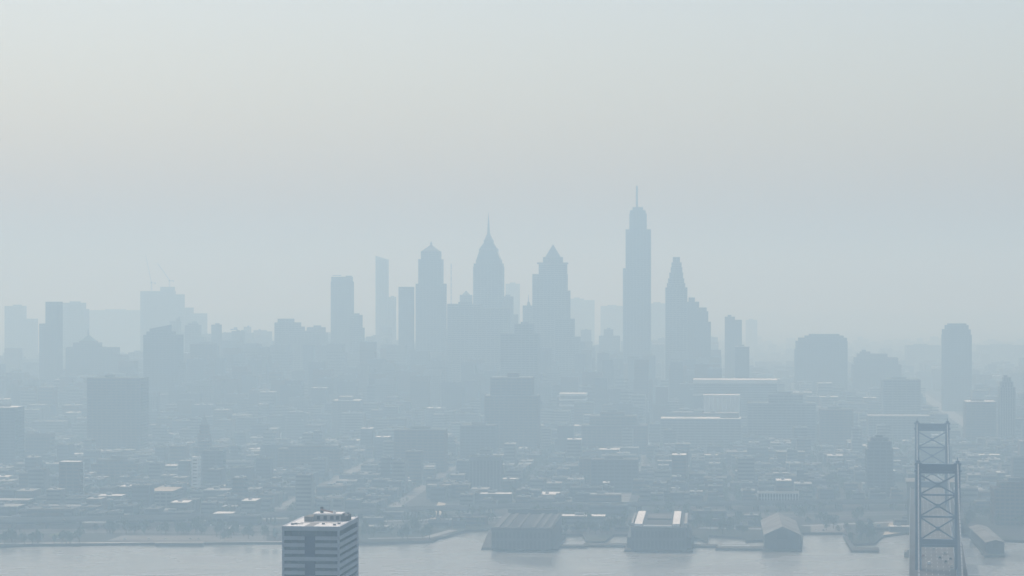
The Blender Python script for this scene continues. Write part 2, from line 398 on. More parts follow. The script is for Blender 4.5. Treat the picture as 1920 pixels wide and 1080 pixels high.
sk('hotel_block', 'wide block with twin raised penthouses left of the chamfered tower', 'hotel', 5100, [T(520, 552, 598), T(514, 565, 605), T(514, 572, 613), T(514, 608, 621)], 'stone', dp=55, extra='bare')
sk('office_block', 'low flat-roofed block touching the left foot of the chamfered tower', 'office block', 5200, [T(575, 611, 614), T(570, 615, 624)], 'concrete', dp=45)
sk('chamfered_tower', 'dark grey skyscraper with cut top corners and a notched roofline, left of the skyline centre', 'skyscraper', 5450,
   [T(623, 640, 516), T(648, 660, 517), T(621, 662, 519), T(620, 664, 528), T(620, 664, 535)], 'dark', dp=40, bh=.4, extra='bare')
sk('office_block', 'lower block hugging the right side of the chamfered tower', 'office block', 5100, [T(655, 680, 591), T(655, 684, 615)], 'concrete', dp=35)
sk('slender_glass_tower', 'pale slender tower with a roof slanting down to the right, faint and farther off', 'skyscraper', 6400, [T(704, 729, 480, 'wedge', yr=487)], 'metalw', 'blueglass', dp=26, bh=.25)
sk('residential_tower', 'short faint block leaning against the right side of the slender slanted tower', 'tower', 6500, [T(727, 743, 557)], 'concrete', dp=30)
sk('office_tower', 'plain dark flat-topped slab directly left of the gabled glass skyscraper', 'skyscraper', 5150, [T(747, 777, 538)], 'dark', dp=30, bh=.4, extra='bare')
sk('gabled_skyscraper', 'blue skyscraper with a gabled top and short finial, left of the spired one', 'skyscraper', 5050,
   [T(805.5, 811.5, 452, 'spire'), T(790, 827, 458, 'pyr', m='blueglass'), T(789, 828, 471), T(784, 832, 486), T(779, 838, 532)], 'metalw', 'blueglass', dp=50, bh=.35)
sk('office_block', 'wide dark block joining the feet of the gabled and the spired skyscrapers', 'office block', 4850, [T(838, 905, 570), T(838, 958, 578)], 'stone', dp=60)
sk('office_tower', 'small pyramid roof just showing left of the spired skyscraper', 'tower', 5500, [T(866, 882, 545, 'pyr'), T(862, 886, 553)], 'stone', dp=25)
sk('spired_skyscraper', 'blue skyscraper with stepped crystalline gables and a long needle spire in the centre', 'skyscraper', 5100,
   [T(913, 919, 397, 'spire', rt=.3), T(908, 925, 438, 'frus', xa=913, xb=919, m='metalw'), T(907, 926, 450), T(899, 934, 455, 'frus', xa=907, xb=926, m='blueglass'), T(898, 935, 466),
    T(893, 941, 472, 'frus', xa=898, xb=935, m='blueglass'), T(892, 942, 487), T(888, 945, 494), T(887, 946, 500)], 'metalw', 'blueglass', dp=50, bh=.35)
sk('office_tower', 'faint square tower behind the right side of the spired skyscraper', 'tower', 8000, [T(948, 975, 532)], 'concrete', dp=35)
sk('office_block', 'block stepping down from the right foot of the spired skyscraper', 'office block', 5300, [T(940, 963, 556), T(940, 972, 590)], 'concrete', dp=35)
sk('clock_tower', 'small dark tower with a thin finial left of the pyramid-topped skyscraper', 'tower', 5200, [T(990, 992, 552, 'spire'), T(988, 995, 566, 'frus', xa=989, xb=993, m='stone'), T(980, 1000, 573)], 'stone', dp=20, extra='bare')
sk('pyramid_skyscraper', 'broad skyscraper with overhanging cornice and a steep pyramid roof, right of the spired one', 'skyscraper', 5000,
   [T(1022, 1052, 458, 'pyr', m='metalw'), T(1018, 1056, 482), T(1007, 1066, 492, 'slab', m='stone'), T(1010, 1064, 495), T(998, 1065, 514), T(998, 1070, 545)], 'stone', dp=52, bh=.45, extra='bare')
sk('office_block', 'stepped lower block at the right foot of the pyramid skyscraper', 'office block', 4900, [T(1040, 1078, 598), T(1040, 1089, 632)], 'concrete', dp=45)
sk('office_slab', 'faint wide slab between the pyramid skyscraper and the tallest tower', 'office block', 8400, [T(1068, 1095, 560), T(1066, 1115, 563)], 'concrete', dp=60)
sk('office_slab', 'faint lower slab just left of the tallest tower', 'office block', 8400, [T(1126, 1170, 574)], 'concrete', dp=60)
sk('medical_block', 'small stepped block at the left foot of the tallest tower', 'office block', 5700, [T(1132, 1150, 618), T(1123, 1163, 630)], 'brown', dp=45)
sk('tallest_skyscraper', 'tallest tower of the skyline with stepped crown and thick mast on its roof', 'skyscraper', 5150,
   [T(1192, 1196.5, 347, 'spire', rt=1.9), T(1186, 1206, 388), T(1181, 1211, 394), T(1180, 1213, 400), T(1173, 1221, 430), T(1168, 1221, 503)], 'metalw', 'blueglass', dp=44, bh=.3, extra='bare')
sk('office_slab', 'faint block filling the gap right of the tallest tower', 'office block', 8000, [T(1215, 1250, 569)], 'concrete', dp=55)
sk('stepped_skyscraper', 'granite skyscraper narrowing in many steps to a small flat top, right of the tallest', 'skyscraper', 4950,
   [T(1261.5, 1275, 482), T(1259, 1278, 492), T(1257.5, 1279.5, 501), T(1255, 1281, 511), T(1252.5, 1283, 522), T(1250.5, 1285, 531), T(1247.5, 1289, 539)], 'stone', dp=38, bh=.45, extra='bare')
sk('twin_step_tower', 'wide stepped tower attached to the right of the narrowing granite skyscraper', 'tower', 5050,
   [T(1291, 1303, 558), T(1287, 1311, 566), T(1287, 1325, 577), T(1287, 1328, 584), T(1287, 1333, 604)], 'brown', dp=50, extra='bare')
sk('residential_tower', 'slim dark tower standing apart right of the main cluster', 'tower', 5300, [T(1359, 1378, 594), T(1359, 1391, 600)], 'brown', dp=28)
sk('office_block', 'dark block with a pale roof edge in front of the slim lone tower', 'office block', 4700, [T(1378, 1405, 650)], 'dark', roof='whiteroof', dp=36)
sk('residential_tower', 'very faint tower behind the slim lone tower', 'tower', 9000, [T(1398, 1420, 600)], 'concrete', dp=30)
sk('broad_round_shouldered_block', 'broad block with rounded shoulders right of the skyline, standing alone', 'building', 5100,
   [T(1516, 1574, 627), T(1508, 1582, 630), T(1496, 1588, 634), T(1491, 1589, 640), T(1489, 1589, 655)], 'dark', dp=60, bh=.4, extra='bare')
sk('mixed_block', 'irregular stepped block right of the broad round-shouldered one', 'building', 5200, [T(1612, 1632, 660), T(1606, 1664, 664), T(1600, 1684, 671), T(1596, 1690, 684)], 'brown', dp=60)
sk('round_topped_tower', 'dark tower with cut-cornered top corners near the right edge of the skyline', 'tower', 5000,
   [T(1776, 1812, 607), T(1771, 1816, 610), T(1766, 1820, 618), T(1765, 1822, 628)], 'dark', dp=46, bh=.4, extra='bare')
sk('office_slab', 'wide faint slab at the right edge behind the cut-cornered tower', 'office block', 7600, [T(1830, 1935, 648), T(1820, 1945, 660)], 'concrete', dp=80)
sk('office_slab', 'faint low slab left of the cut-cornered tower near the right edge', 'office block', 7000, [T(1696, 1764, 648)], 'concrete', dp=70)
# the middle ground
sk('office_block', 'big dark block with one bright white roof band, left of centre above the low houses', 'office block', 3700, [T(196, 216, 704), T(162, 280, 709)], 'brown', roof='gravelroof', dp=50, bh=.45, extra='bare')
sk('office_block', 'dark block cut by the left edge with a pale roof line', 'office block', 3400, [T(-60, 47, 764)], 'dark', roof='whiteroof', dp=45)
sk('office_block', 'tall dark tower block with a pale roof and lower wings, right at the picture centre', 'office block', 3700,
   [T(951, 974, 700), T(919, 1002, 708), T(908, 1014, 742)], 'brown', roof='lightroof', dp=48, bh=.42, extra='bare')
sk('office_block', 'broad upper block behind the dark central tower block', 'office block', 4400, [T(964, 1002, 608), T(938, 1013, 626)], 'concrete', dp=50)
sk('office_block', 'low dark cube in front of the left foot of the central tower block', 'office block', 3500, [T(862, 934, 798)], 'dark', dp=40)
sk('office_block', 'square dark block with white roof trim left of centre, low city behind the striped tower', 'office block', 4100, [T(634, 664, 744), T(622, 681, 751)], 'brown', roof='whiteroof', dp=42, extra='bare')
sk('long_hall', 'long low hall with one thin white roof line, left of the picture centre', 'hall', 4400, [T(735, 850, 780)], 'concrete', roof='whiteroof', dp=40)
sk('long_office_block', 'long dark block with a white roof edge and rooftop boxes, centre right', 'office block', 3850, [T(1262, 1300, 774), T(1350, 1386, 775), T(1238, 1390, 785)], 'concrete', roof='whiteroof', dp=50, extra='bare')
sk('white_roofed_hall', 'very long hall with a white roof band right of centre, below the skyline', 'hall', 4300, [T(1299, 1457, 712, 'slab', m='whiteroof', df=1), T(1299, 1457, 719, df=1)], 'concrete', roof='whiteroof', dp=60, pw=None)
sk('white_terrace_building', 'pale building with three white horizontal bands, right of the central tower block', 'building', 4200, [T(1048, 1102, 738, 'slab', m='whiteroof', df=1), T(1050, 1100, 742, df=.98), T(1048, 1102, 748, 'slab', m='whiteroof', df=1), T(1050, 1100, 751, df=.98), T(1048, 1102, 758, 'slab', m='whiteroof', df=1), T(1048, 1102, 762, df=1)], 'concrete', dp=40, pw=None, extra='bare')
sk('wide_dark_block', 'wide low dark block with thin white parapet left of the bridge tower', 'office block', 3950, [T(1624, 1745, 780)], 'concrete', roof='lightroof', dp=50, extra='bare')
sk('fin_walled_block', 'tall square block with flat roof behind the top of the bridge, right side', 'office block', 4200, [T(1652, 1726, 712)], 'concrete', dp=45)
sk('office_block', 'low block with white parapet right of the far bridge tower', 'office block', 3900, [T(1806, 1868, 753)], 'brown', roof='whiteroof', dp=40)
sk('gothic_topped_tower', 'ribbed tower with a narrowing crown near the right edge', 'tower', 3900, [T(1879, 1896, 708), T(1874, 1900, 716), T(1871, 1904, 726)], 'stone', dp=28, bh=.2, pw=1.6, pitch=4)
sk('dark_round_headed_tower', 'dark free-standing tower with a rounded head left of the bridge', 'tower', 2950,
   [T(1640, 1656, 817), T(1632, 1666, 821), T(1626, 1672, 828), T(1622, 1675, 842)], 'dark', dp=32, bh=.4, extra='bare')
sk('fin_walled_block', 'square block with vertical wall fins behind the gabled pier hall', 'office block', 2830, [T(1420, 1498, 925), T(1420, 1508, 942)], 'pale', roof='gravelroof', dp=32, bh=.15, pw=1.2, pitch=2.6, extra='bare')
sk('gridded_block', 'large block with a regular window grid at the right edge near the bridge', 'apartment block', 2600, [T(1868, 1960, 905), T(1856, 1970, 917)], 'brown', roof='tar', dp=40, bh=.45, pitch=5)
sk('banded_apartment_block', 'banded apartment block with a paler right end wall, lower left behind the highway', 'apartment block', 2820, [T(110, 157, 866)], 'brown', roof='whiteroof', dp=17, bh=.5, extra='bare')
sk('pale_shaft_tower', 'slim pale concrete tower beside a dark slab, left of the striped foreground tower', 'tower', 3020, [T(359, 377, 857)], 'whiteroof', roof='whiteroof', dp=16, bh=.75, pw=1.5)
sk('apartment_block', 'dark slab block just right of the slim pale tower', 'apartment block', 3060, [T(378, 424, 845)], 'dark', dp=20)
sk('steepled_hall', 'old hall with a stepped steeple above a pale ridge, left of centre', 'hall', 3450, [T(382, 385, 770, 'spire', m='stone'), T(377, 390, 785, 'frus', xa=380, xb=387, m='stone'), T(374, 393, 797), T(370, 397, 814), T(362, 430, 838)], 'brick', dp=22, extra='bare')
sk('arena_block', 'broad dark multi-level block right of centre above the low roofs', 'building', 3700, [T(1125, 1172, 774), T(1105, 1196, 781), T(1090, 1216, 798)], 'brown', dp=60)
sk('apartment_block', 'dark flat block in front of the broad multi-level one, right of centre', 'apartment block', 3020, [T(1108, 1198, 862)], 'dark', dp=30)
sk('white_roofed_row', 'low building with a brilliant white roof, centre, just behind the highway', 'building', 2920, [T(994, 1072, 925)], 'brown', roof='whiteroof', dp=22, extra='bare')
sk('white_roofed_row', 'small low building with a bright white roof, right half amid dark roofs', 'building', 3250, [T(1408, 1436, 882)], 'brown', roof='whiteroof', dp=26, extra='bare')
sk('white_roofed_row', 'low riverside shed with a sharp white roof left of the striped tower', 'shed', 2640, [T(392, 444, 966)], 'concrete', roof='whiteroof', dp=42, extra='bare', fh=5)
sk('white_roofed_row', 'low riverside shed with a white roof right of the striped tower', 'shed', 2540, [T(696, 742, 991)], 'concrete', roof='whiteroof', dp=32, extra='bare', fh=5)
sk('tan_roofed_market', 'low building with a pale tan roof left of the slim pale tower', 'building', 2780, [T(276, 346, 921)], 'stone', roof='sand', dp=60, extra='bare')
sk('apartment_block', 'wide banded block in the haze left of the slim pale tower', 'apartment block', 3150, [T(180, 262, 862), T(170, 270, 870)], 'brown', dp=30)
sk('apartment_block', 'wide mid-height block behind the striped foreground tower', 'apartment block', 3300, [T(540, 640, 836), T(520, 645, 842)], 'brown', dp=34)
sk('apartment_block', 'broad banded block left of the low dark cube', 'apartment block', 3350, [T(738, 840, 806)], 'brown', dp=30, bh=.5)
sk('warehouse', 'dark warehouse behind the highway at the left edge with a pale roof line', 'warehouse', 2760, [T(-30, 66, 938)], 'brown', roof='lightroof', dp=26, extra='bare')
sk('office_block', 'boxy mid-height block right of the long dark white-edged block', 'office block', 3900, [T(1440, 1506, 740), T(1400, 1530, 756)], 'concrete', dp=50)
sk('office_block', 'mid-height block just left of the fin-walled block behind the bridge', 'office block', 3800, [T(1535, 1600, 768)], 'brown', dp=44)

for nm_, lb_, d_, x0_, x1_, y_ in (('pale_side_wall_building', 'narrow pale slab end beside the banded apartment block at lower left', 2835, 145, 158, 868),
    ('pale_slab', 'narrow pale slab right of the sloped roof tower, in the middle haze', 4000, 515, 528, 812)):
    sk(nm_, lb_, 'apartment block', d_, [T(x0_, x1_, y_)], 'whiteroof', dp=14, bh=.8, extra='bare')
# white colonnaded front below the long hall
def colonnade():
    d = 4100; x0, x1 = (1318 - CX) / F * d, (1388 - CX) / F * d; w = x1 - x0; zt = H - (741 - HY) / F * d - GZ
    r = thing('colonnaded_building', 'bright cream building front with columns below the long white-roofed hall', 'building', ((x0 + x1) / 2, d, GZ), -GA)
    FOOT.append((r.location.x, r.location.y + 20, 40))
    MB().box(-w / 2 + 1.5, w / 2 - 1.5, 2.6, 30, -1, zt - 3).build('wall', 'whiteroof', r)
    MB().box(-w / 2, w / 2, 0, 30.5, zt - 3, zt).build('entablature', 'whiteroof', r)
    MB().box(-w / 2 + .8, w / 2 - .8, .8, 29.5, zt - .1, zt + .5).build('roof', 'whiteroof', r)
    c = MB().cone((0, 0), 1.5, 1.2, 0, zt - 3.02, 8).mesh('column', 'whiteroof')
    for i in range(9):
        o = link('column', c, r); o.location = (-w / 2 + 2.5 + i * (w - 5) / 8, 1.4, 0)
    MB().box(-w / 2 + 3, w / 2 - 16, -14, -4, -1, 11).build('forecourt_wing', 'brown', r)
colonnade()

# slim mast and the cranes
def mast(px, yt, d, label, name='radio_mast', w=1.7):
    h = H - (yt - HY) / F * d - GZ
    r = thing(name, label, 'mast', ((px - CX) / F * d, d, GZ)); g = MB()
    for sx, sy in ((-1, -1), (1, -1), (1, 1), (-1, 1)): g.beam((sx * w, sy * w, 0), (sx * w * .5, sy * w * .5, h), .5)
    g.build('lattice_leg', 'steel_lt', r); g = MB(); n = 22
    for i in range(n):
        z0, z1 = h * i / n, h * (i + 1) / n; k0, k1 = w * (1 - .5 * i / n), w * (1 - .5 * (i + 1) / n)
        for a, b in (((-1, -1), (1, -1)), ((1, -1), (1, 1)), ((1, 1), (-1, 1)), ((-1, 1), (-1, -1))):
            g.beam((a[0] * k0, a[1] * k0, z0), (b[0] * k1, b[1] * k1, z1), .3)
    tag(g.build('lattice_brace', 'steel_lt', r), kind='stuff')
mast(846, 494, 5400, 'thin pale mast rising between the gabled and the spired skyscrapers')
def crane(px, y0, ytop, jx, jy, d, label):
    z0 = H - (y0 - HY) / F * d; zt = H - (ytop - HY) / F * d; X = (px - CX) / F * d
    jX = (jx - px) / F * d; jz = H - (jy - HY) / F * d - z0
    r = thing('tower_crane', label, 'crane', (X, d + 20, z0)); h = zt - z0
    g = MB()
    for sx, sy in ((-1, -1), (1, -1), (1, 1), (-1, 1)): g.beam((sx * 1.2, sy * 1.2, 0), (sx * 1.2, sy * 1.2, h), .5)
    for i in range(8):
        for s in (-1, 1): g.beam((-1.2, s * 1.2, h * i / 8), (1.2, s * 1.2, h * (i + 1) / 8), .3)
    g.build('mast', 'crane', r)
    g = MB()
    for s in (-1, 1): g.beam((0, s * 1.0, h), (jX, s * .5, jz), .7)
    g.beam((0, 0, h + 2.2), (jX, 0, jz + .8), .6); L = 12
    for i in range(L):
        a, b = i / L, (i + 1) / L
        g.beam((jX * a, -1, h + (jz - h) * a), (jX * b, 0, h + 2.2 + (jz + .8 - h - 2.2) * b), .3)
    g.build('jib', 'crane', r)
    sgn = 1 if jX < 0 else -1
    MB().box(min(0, sgn * 11), max(0, sgn * 11), -1.2, 1.2, h - 1, h + .4).box(*sorted((sgn * 8, sgn * 11.5)), -1.6, 1.6, h - 3, h - 1.1).build('counterweight_deck', 'crane', r)
    MB().box(-1.8, 1.8, -3.2, -1.3, h - 1.4, h + 1.6).build('cab', 'glass', r)
crane(282, 546, 530, 271, 478, 6800, 'left tower crane on the unfinished building, jib almost vertical')
crane(316, 538, 526, 293, 493, 6800, 'right tower crane on the unfinished building, jib raised at a slant to the left')

# ------------------------------------------------------------------ pier sheds and docks
def pier_deck(label, name, pts, z=1.9, th=1.1):
    P = [at(x, y, z) for x, y in pts]; c = sum((p for p in P), Vector()) / len(P)
    r = thing(name, label, 'pier', (c.x, c.y, 0))
    MB().poly([(p.x - c.x, p.y - c.y) for p in P], z - th, z).build('deck', 'timber', r)
    g = MB(); k = 0
    for a, b in zip(P, P[1:] + P[:1]):
        n = max(1, int((b - a).length / 9))
        for i in range(n):
            q = a.lerp(b, i / n) - c; g.cone((q.x, q.y), .45, .45, -2.5, z - th + .1, 6)
    tag(g.build('pile', 'timber', r), kind='stuff')
    return r
pier_deck('timber apron around the long skylit pier shed', 'pier', [(903, 1027), (1046, 1029), (1062, 1003), (917, 993)])
pier_deck('thin L-shaped dock right of the long skylit pier shed', 'dock', [(1040, 1024), (1101, 1024), (1101, 1021), (1044, 1021)])
pier_deck('thin dock running left from the white-ended pier shed', 'dock', [(1092, 1022), (1176, 1022.5), (1176, 1018.5), (1096, 1018)])
pier_deck('apron under the white-ended pier shed', 'pier', [(1170, 1031), (1298, 1032), (1302, 1003), (1182, 1003)])
pier_deck('dock between the white-ended shed and the gabled pier hall', 'dock', [(1292, 1023), (1345, 1024), (1346, 1020), (1294, 1020)])
pier_deck('longer lower dock touching the gabled pier hall', 'dock', [(1342, 1028), (1440, 1029), (1440, 1024), (1344, 1024)])
pier_deck('apron under the gabled pier hall', 'pier', [(1430, 1031), (1503, 1031), (1505, 1001), (1438, 1001)])
pier_deck('open square dock standing out into the river left of the bridge', 'dock', [(1597, 1032), (1648, 1032), (1648, 1026), (1604, 1026), (1588, 1005), (1581, 1005)])
pier_deck('pier under the oblique shed right of the bridge', 'pier', [(1846, 1041), (1885, 1041), (1840, 992), (1808, 992)])
def shed(name, label, x0, x1, yb, ye, yfar, kind, ridge=None):
    d = (H - 2) * F / (yb - HY); w = (x1 - x0) / F * d; ze = H - (ye - HY) / F * d; D = (H - ze) * F / (yfar - HY) - d
    r = thing(name, label, 'pier shed', (((x0 + x1) / 2 - CX) / F * d, d, 1.9), -GA); h = ze - 1.9
    FOOT.append((r.location.x, r.location.y + D / 2, max(w, D) * .6))
    hw = w / 2
    if kind == 'gable':
        zr = H - (ridge - HY) / F * d - 1.9
        g = MB(); g.box(-hw, hw, 0, D, 0, h)
        g.face([(-hw, 0, h), (hw, 0, h), (0, 0, zr)]).face([(hw, D, h), (-hw, D, h), (0, D, zr)]); g.build('wall', 'pierwall', r)
        t = .5
        for q in (-1, 1): MB().hexa([(0, -1, zr), (q * (hw + 1), -1, h - .4), (q * (hw + 1), D + 1, h - .4), (0, D + 1, zr), (0, -1, zr + t), (q * (hw + 1), -1, h - .4 + t), (q * (hw + 1), D + 1, h - .4 + t), (0, D + 1, zr + t)]).build('roof_slope', 'shedroof', r)
        MB().box(-hw * .3, hw * .3, -.5, .2, zr * .45, zr - 2.2).build('arched_window', 'glass', r)
        for i in range(5): MB().box(-hw + 2 + i * (w - 4) / 5, -hw + 2 + (i + .75) * (w - 4) / 5, -.3, .1, .2, 4.6).build('door', 'dark', r)
    else:
        MB().box(-hw, hw, 0, D, 0, h).build('wall', 'pierwall', r)
        g = MB()
        n = 14
        for i in range(n): g.box(-hw + .8 + i * (w - 1.6) / n, -hw + .8 + (i + .62) * (w - 1.6) / n, -.15, .2, 1, h * .42); g.box(-hw + .8 + i * (w - 1.6) / n, -hw + .8 + (i + .62) * (w - 1.6) / n, -.15, .2, h * .56, h * .86)
        tag(g.build('window', 'glass', r), kind='stuff')
        MB().box(-hw - .5, hw + .5, -.5, D + .5, h, h + .6).build('roof', 'tar', r)
        if kind == 'skylit':
            for i, (a, b) in enumerate(((.03, .12), (.2, .26), (.42, .46), (.66, .72), (.8, .85), (.93, .98))):
                MB().box(-hw + w * a, -hw + w * b, 6, D - 6, h + .6, h + 1.5).build('skylight', 'gravelroof', r)
            MB().box(-hw + 3, hw - 3, D - 12, D - 4, h + .6, h + 5).build('rear_monitor', 'pierwall', r)
            MB().box(-hw, hw, 0, 1.5, h + .6, h + 1.5).build('parapet', 'gravelroof', r)
        else:
            for a, b in ((.06, .2), (.74, .87)):
                MB().box(-hw + w * a, -hw + w * b, 8, D - 6, h + .6, h + 3).build('roof_block', 'whiteroof', r)
            for a, b in ((.0, .03), (.95, 1.0)): MB().box(-hw + w * a, -hw + w * b, 10, D - 30, h + .6, h + 3.4).build('side_ledge', 'lightroof', r)
            MB().box(-hw + w * .22, -hw + w * .73, 1, 4, h + .6, h + 2.2).build('parapet', 'whiteroof', r)
            MB().box(-hw + w * .26, -hw + w * .7, D * .5, D * .8, h + .6, h + 2.0).build('rooftop_plant', 'gravelroof', r)
            MB().box(-hw - 4, -hw, D * .1, D * .8, 0, h * .5).build('lean_to', 'pierwall', r)
            MB().box(hw, hw + 4, D * .1, D * .8, 0, h * .5).build('lean_to', 'pierwall', r)
    return r
shed('skylit_pier_shed', 'long dark pier shed with grey skylight strips along its roof, standing in the river', 921, 1034, 1030, 993, 963, 'skylit')
shed('white_ended_pier_shed', 'dark pier shed with two bright white roof blocks at its ends', 1183, 1288, 1031, 990, 963, 'white')
shed('gabled_pier_hall', 'pier hall with a pale gabled roof and dark front facing the river', 1434, 1500, 1029, 1003, 976, 'gable', 988)
shed('oblique_pier_shed', 'low pale-roofed pier shed running back from the water right of the bridge', 1850, 1883, 1038, 1017, 988, 'gable', 1013)

# ------------------------------------------------------------------ elevated highway
def highway():
    pts = [at(x, y, 10) for x, y in ((-260, 976), (120, 973), (480, 966), (700, 957), (940, 948), (1340, 943), (1700, 939), (2200, 930))]
    r = thing('elevated_highway', 'long elevated highway viaduct crossing the whole picture behind the river front', 'highway', (0, 0, 0))
    dk, rl, pr, mk = MB(), MB(), MB(), MB()
    for a, b in zip(pts, pts[1:]):
        n = (b - a).normalized(); c = Vector((-n.y, n.x, 0))
        dk.hexa([a - c * 15 - Vector((0, 0, 1.6)), b - c * 15 - Vector((0, 0, 1.6)), b + c * 15 - Vector((0, 0, 1.6)), a + c * 15 - Vector((0, 0, 1.6)), a - c * 15, b - c * 15, b + c * 15, a + c * 15])
        for s in (-15, -.3, 14.6): rl.hexa([a + c * s, b + c * s, b + c * (s + .4), a + c * (s + .4), *[p + Vector((0, 0, 1.1)) for p in (a + c * s, b + c * s, b + c * (s + .4), a + c * (s + .4))]])
        L = (b - a).length; k = int(L / 28)
        for i in range(k):
            q = a.lerp(b, (i + .5) / k)
            for s in (-11, 0, 11): pr.cone((q.x + c.x * s, q.y + c.y * s), 1.0, 1.0, GZ - .5, 8.45, 8)
        k = int(L / 12)
        for i in range(k):
            for s in (-10.5, -6.5, 6.5, 10.5):
                q0 = a.lerp(b, i / k) + c * s; q1 = a.lerp(b, (i + .3) / k) + c * s
                mk.face([(q0.x, q0.y - .1, 10.03), (q1.x, q1.y - .1, 10.03), (q1.x, q1.y + .1, 10.03), (q0.x, q0.y + .1, 10.03)])
    dk.build('deck', 'pavement', r); rl.build('barrier', 'concrete', r); tag(pr.build('column', 'concrete', r), kind='stuff'); tag(mk.build('lane_marking', 'paint', r), kind='stuff')
    return pts
HWY = highway()

# ------------------------------------------------------------------ suspension bridge
def bridge():
    N = Vector((284.3, 1780.0)); Fp = Vector((364.0, 2310.0)); ax = (Fp - N).normalized(); ang = math.atan2(-ax.x, ax.y)
    r = thing('suspension_bridge', 'blue-grey steel suspension bridge with two cross-braced towers at the right', 'bridge', (N.x, N.y, 0), ang)
    span = (Fp - N).length; HT = 117.0; HW = 14.75; LW = 3.6
    def dz(y):
        if y < -230: return 42 - 0 * (y + 230)
        if y > span + 230: return max(2.6, 42 - (y - span - 230) * .05)
        if y < 0: return 45 + y * 3 / 230
        if y > span: return 45 - (y - span) * 3 / 230
        return 45 + 2.5 * math.sin(math.pi * y / span)
    # towers
    for ty in (0.0, span):
        t = thing('tower', None, None, (0, ty, 0)); t.parent = r
        del_keys = None
        m = 'steel'
        for s in (-1, 1):
            g = MB(); x = s * (HW - LW / 2)
            g.frus((x - LW * .62, x + LW * .62, -4.6, 4.6), (x - LW / 2, x + LW / 2, -3.2, 3.2), 5, HT - 2)
            for k in (-1, 0, 1): g.beam((x + k * 1.45, -4.75, 5), (x + k * 1.35, -3.35, HT - 3), .5)
            g.box(x - LW * .72, x + LW * .72, -4.2, 4.2, HT - 6.5, HT - 5.2); g.box(x - LW * .68, x + LW * .68, -4, 4, HT - 2, HT - .6)
            g.build('leg', m, t)
            MB().box(x - 1.3, x + 1.3, -2.4, 2.4, HT - .6, HT + .8).cone((x, 0), .5, .15, HT + .8, HT + 3.2, 8).build('saddle_cap', m, t)
        xi = HW - LW
        zl = [64.6, 80.3, 94.9, 108.6]
        MB().box(-xi, xi, -1.4, 1.4, 113.8, 115.6).build('strut', m, t)
        MB().box(-xi, xi, -1.4, 1.4, 109.2, 110.6).build('strut', m, t)
        g = MB().box(-xi, xi, -.5, .5, 110.6, 113.8); g.build('portal_panel', m, t)
        g = MB()
        for i in range(8):
            xa = -xi + 2 * xi * i / 8; xb = xa + 2 * xi / 8
            g.beam((xa, -.9, 110.7), (xb, -.9, 113.7), .5)
        g.build('portal_lattice', m, t)
        for z in zl[1:-1]: MB().box(-xi, xi, -1.2, 1.2, z - .6, z + .6).build('strut', m, t)
        for a, b in zip(zl, zl[1:]):
            a += .75; b -= .75
            for s in (-1, 1):
                MB().beam((-s * xi, s * .6, a), (s * xi, s * .6, b), 1.0, 1.0).build('cross_brace', m, t)
            MB().box(-1.3, 1.3, -1.5, 1.5, (a + b) / 2 - 1.3, (a + b) / 2 + 1.3).build('gusset', m, t)
        for z in (61.0, 64.6): MB().box(-xi, xi, -1.6, 1.6, z - .8, z + .8).build('strut', m, t)
        MB().box(-xi, xi, -.6, .6, 61.8, 63.8).build('portal_panel', m, t)
        for s in (-1, 1):
            for a, b in ((8, 24), (24, 40)): MB().beam((-s * xi, s * .6, a), (s * xi, s * .6, b), 1.3).build('cross_brace', m, t)
        MB().box(-24, 24, -9, 9, -3, 5).box(-22, 22, -7.5, 7.5, 5, 6.5).build('masonry_pier', 'stone', t)
    # deck, in pieces of a few metres of length
    L = [-560 + 22 * i for i in range(int((span + 1500) / 22))]
    dk, sf, gd, cb, md, mk, tr = MB(), MB(), MB(), MB(), MB(), MB(), MB()
    for a, b in zip(L, L[1:]):
        za, zb = dz(a), dz(b)
        def sec(g, x0, x1, lo, hi): g.hexa([(x0, a, za + lo), (x1, a, za + lo), (x1, b, zb + lo), (x0, b, zb + lo), (x0, a, za + hi), (x1, a, za + hi), (x1, b, zb + hi), (x0, b, zb + hi)])
        sec(dk, -19, 19, -1.2, 0); sec(sf, -11.6, 11.6, .0, .12)
        for s in (-1, 1):
            sec(gd, s * 12.9 - .4, s * 12.9 + .4, 1.5, 2.1); sec(gd, s * 12.9 - .4, s * 12.9 + .4, -5.5, -4.8)
            sec(cb, s * 19 - .15, s * 19 + .15, .9, 1.1); sec(cb, s * 12 - .2, s * 12 + .2, .12, .95)
            if -600 < a < span + 300:
                tr.beam((s * 12.9, a, za - 5), (s * 12.9, (a + b) / 2, za + 1.7), .45); tr.beam((s * 12.9, (a + b) / 2, za + 1.7), (s * 12.9, b, zb - 5), .45)
                tr.beam((s * 12.9, a, za - 5), (s * 12.9, a, za + 1.7), .35)
            for q in (.1, .6): cb.box(s * 19 - .1, s * 19 + .1, a + 22 * q, a + 22 * q + .3, za, za + 1)
        for x in (-7.6, -3.8, 0, 3.8, 7.6): 
            mk.face([(x - .1, a, za + .17), (x + .1, a, za + .17), (x + .1, a + 8, za + .17 + (zb - za) * 8 / 22), (x - .1, a + 8, za + .17 + (zb - za) * 8 / 22)])
    dk.build('deck', 'asphalt', r); sf.build('roadway', 'gravelroof', r); gd.build('girder_chord', 'steel', r); tag(tr.build('girder_truss', 'steel', r), kind='stuff')
    tag(cb.build('railing', 'steel_lt', r), kind='stuff'); tag(mk.build('lane_marking', 'paint', r), kind='stuff')
    # cables
    def cz(y):
        if 0 <= y <= span: u = (y / span - .5) * 2; return 51 + (HT - 51) * u * u
        q = min(1, (abs(y) if y < 0 else y - span) / 235); return HT + (46 - HT) * q - 10 * q * (1 - q) * 2
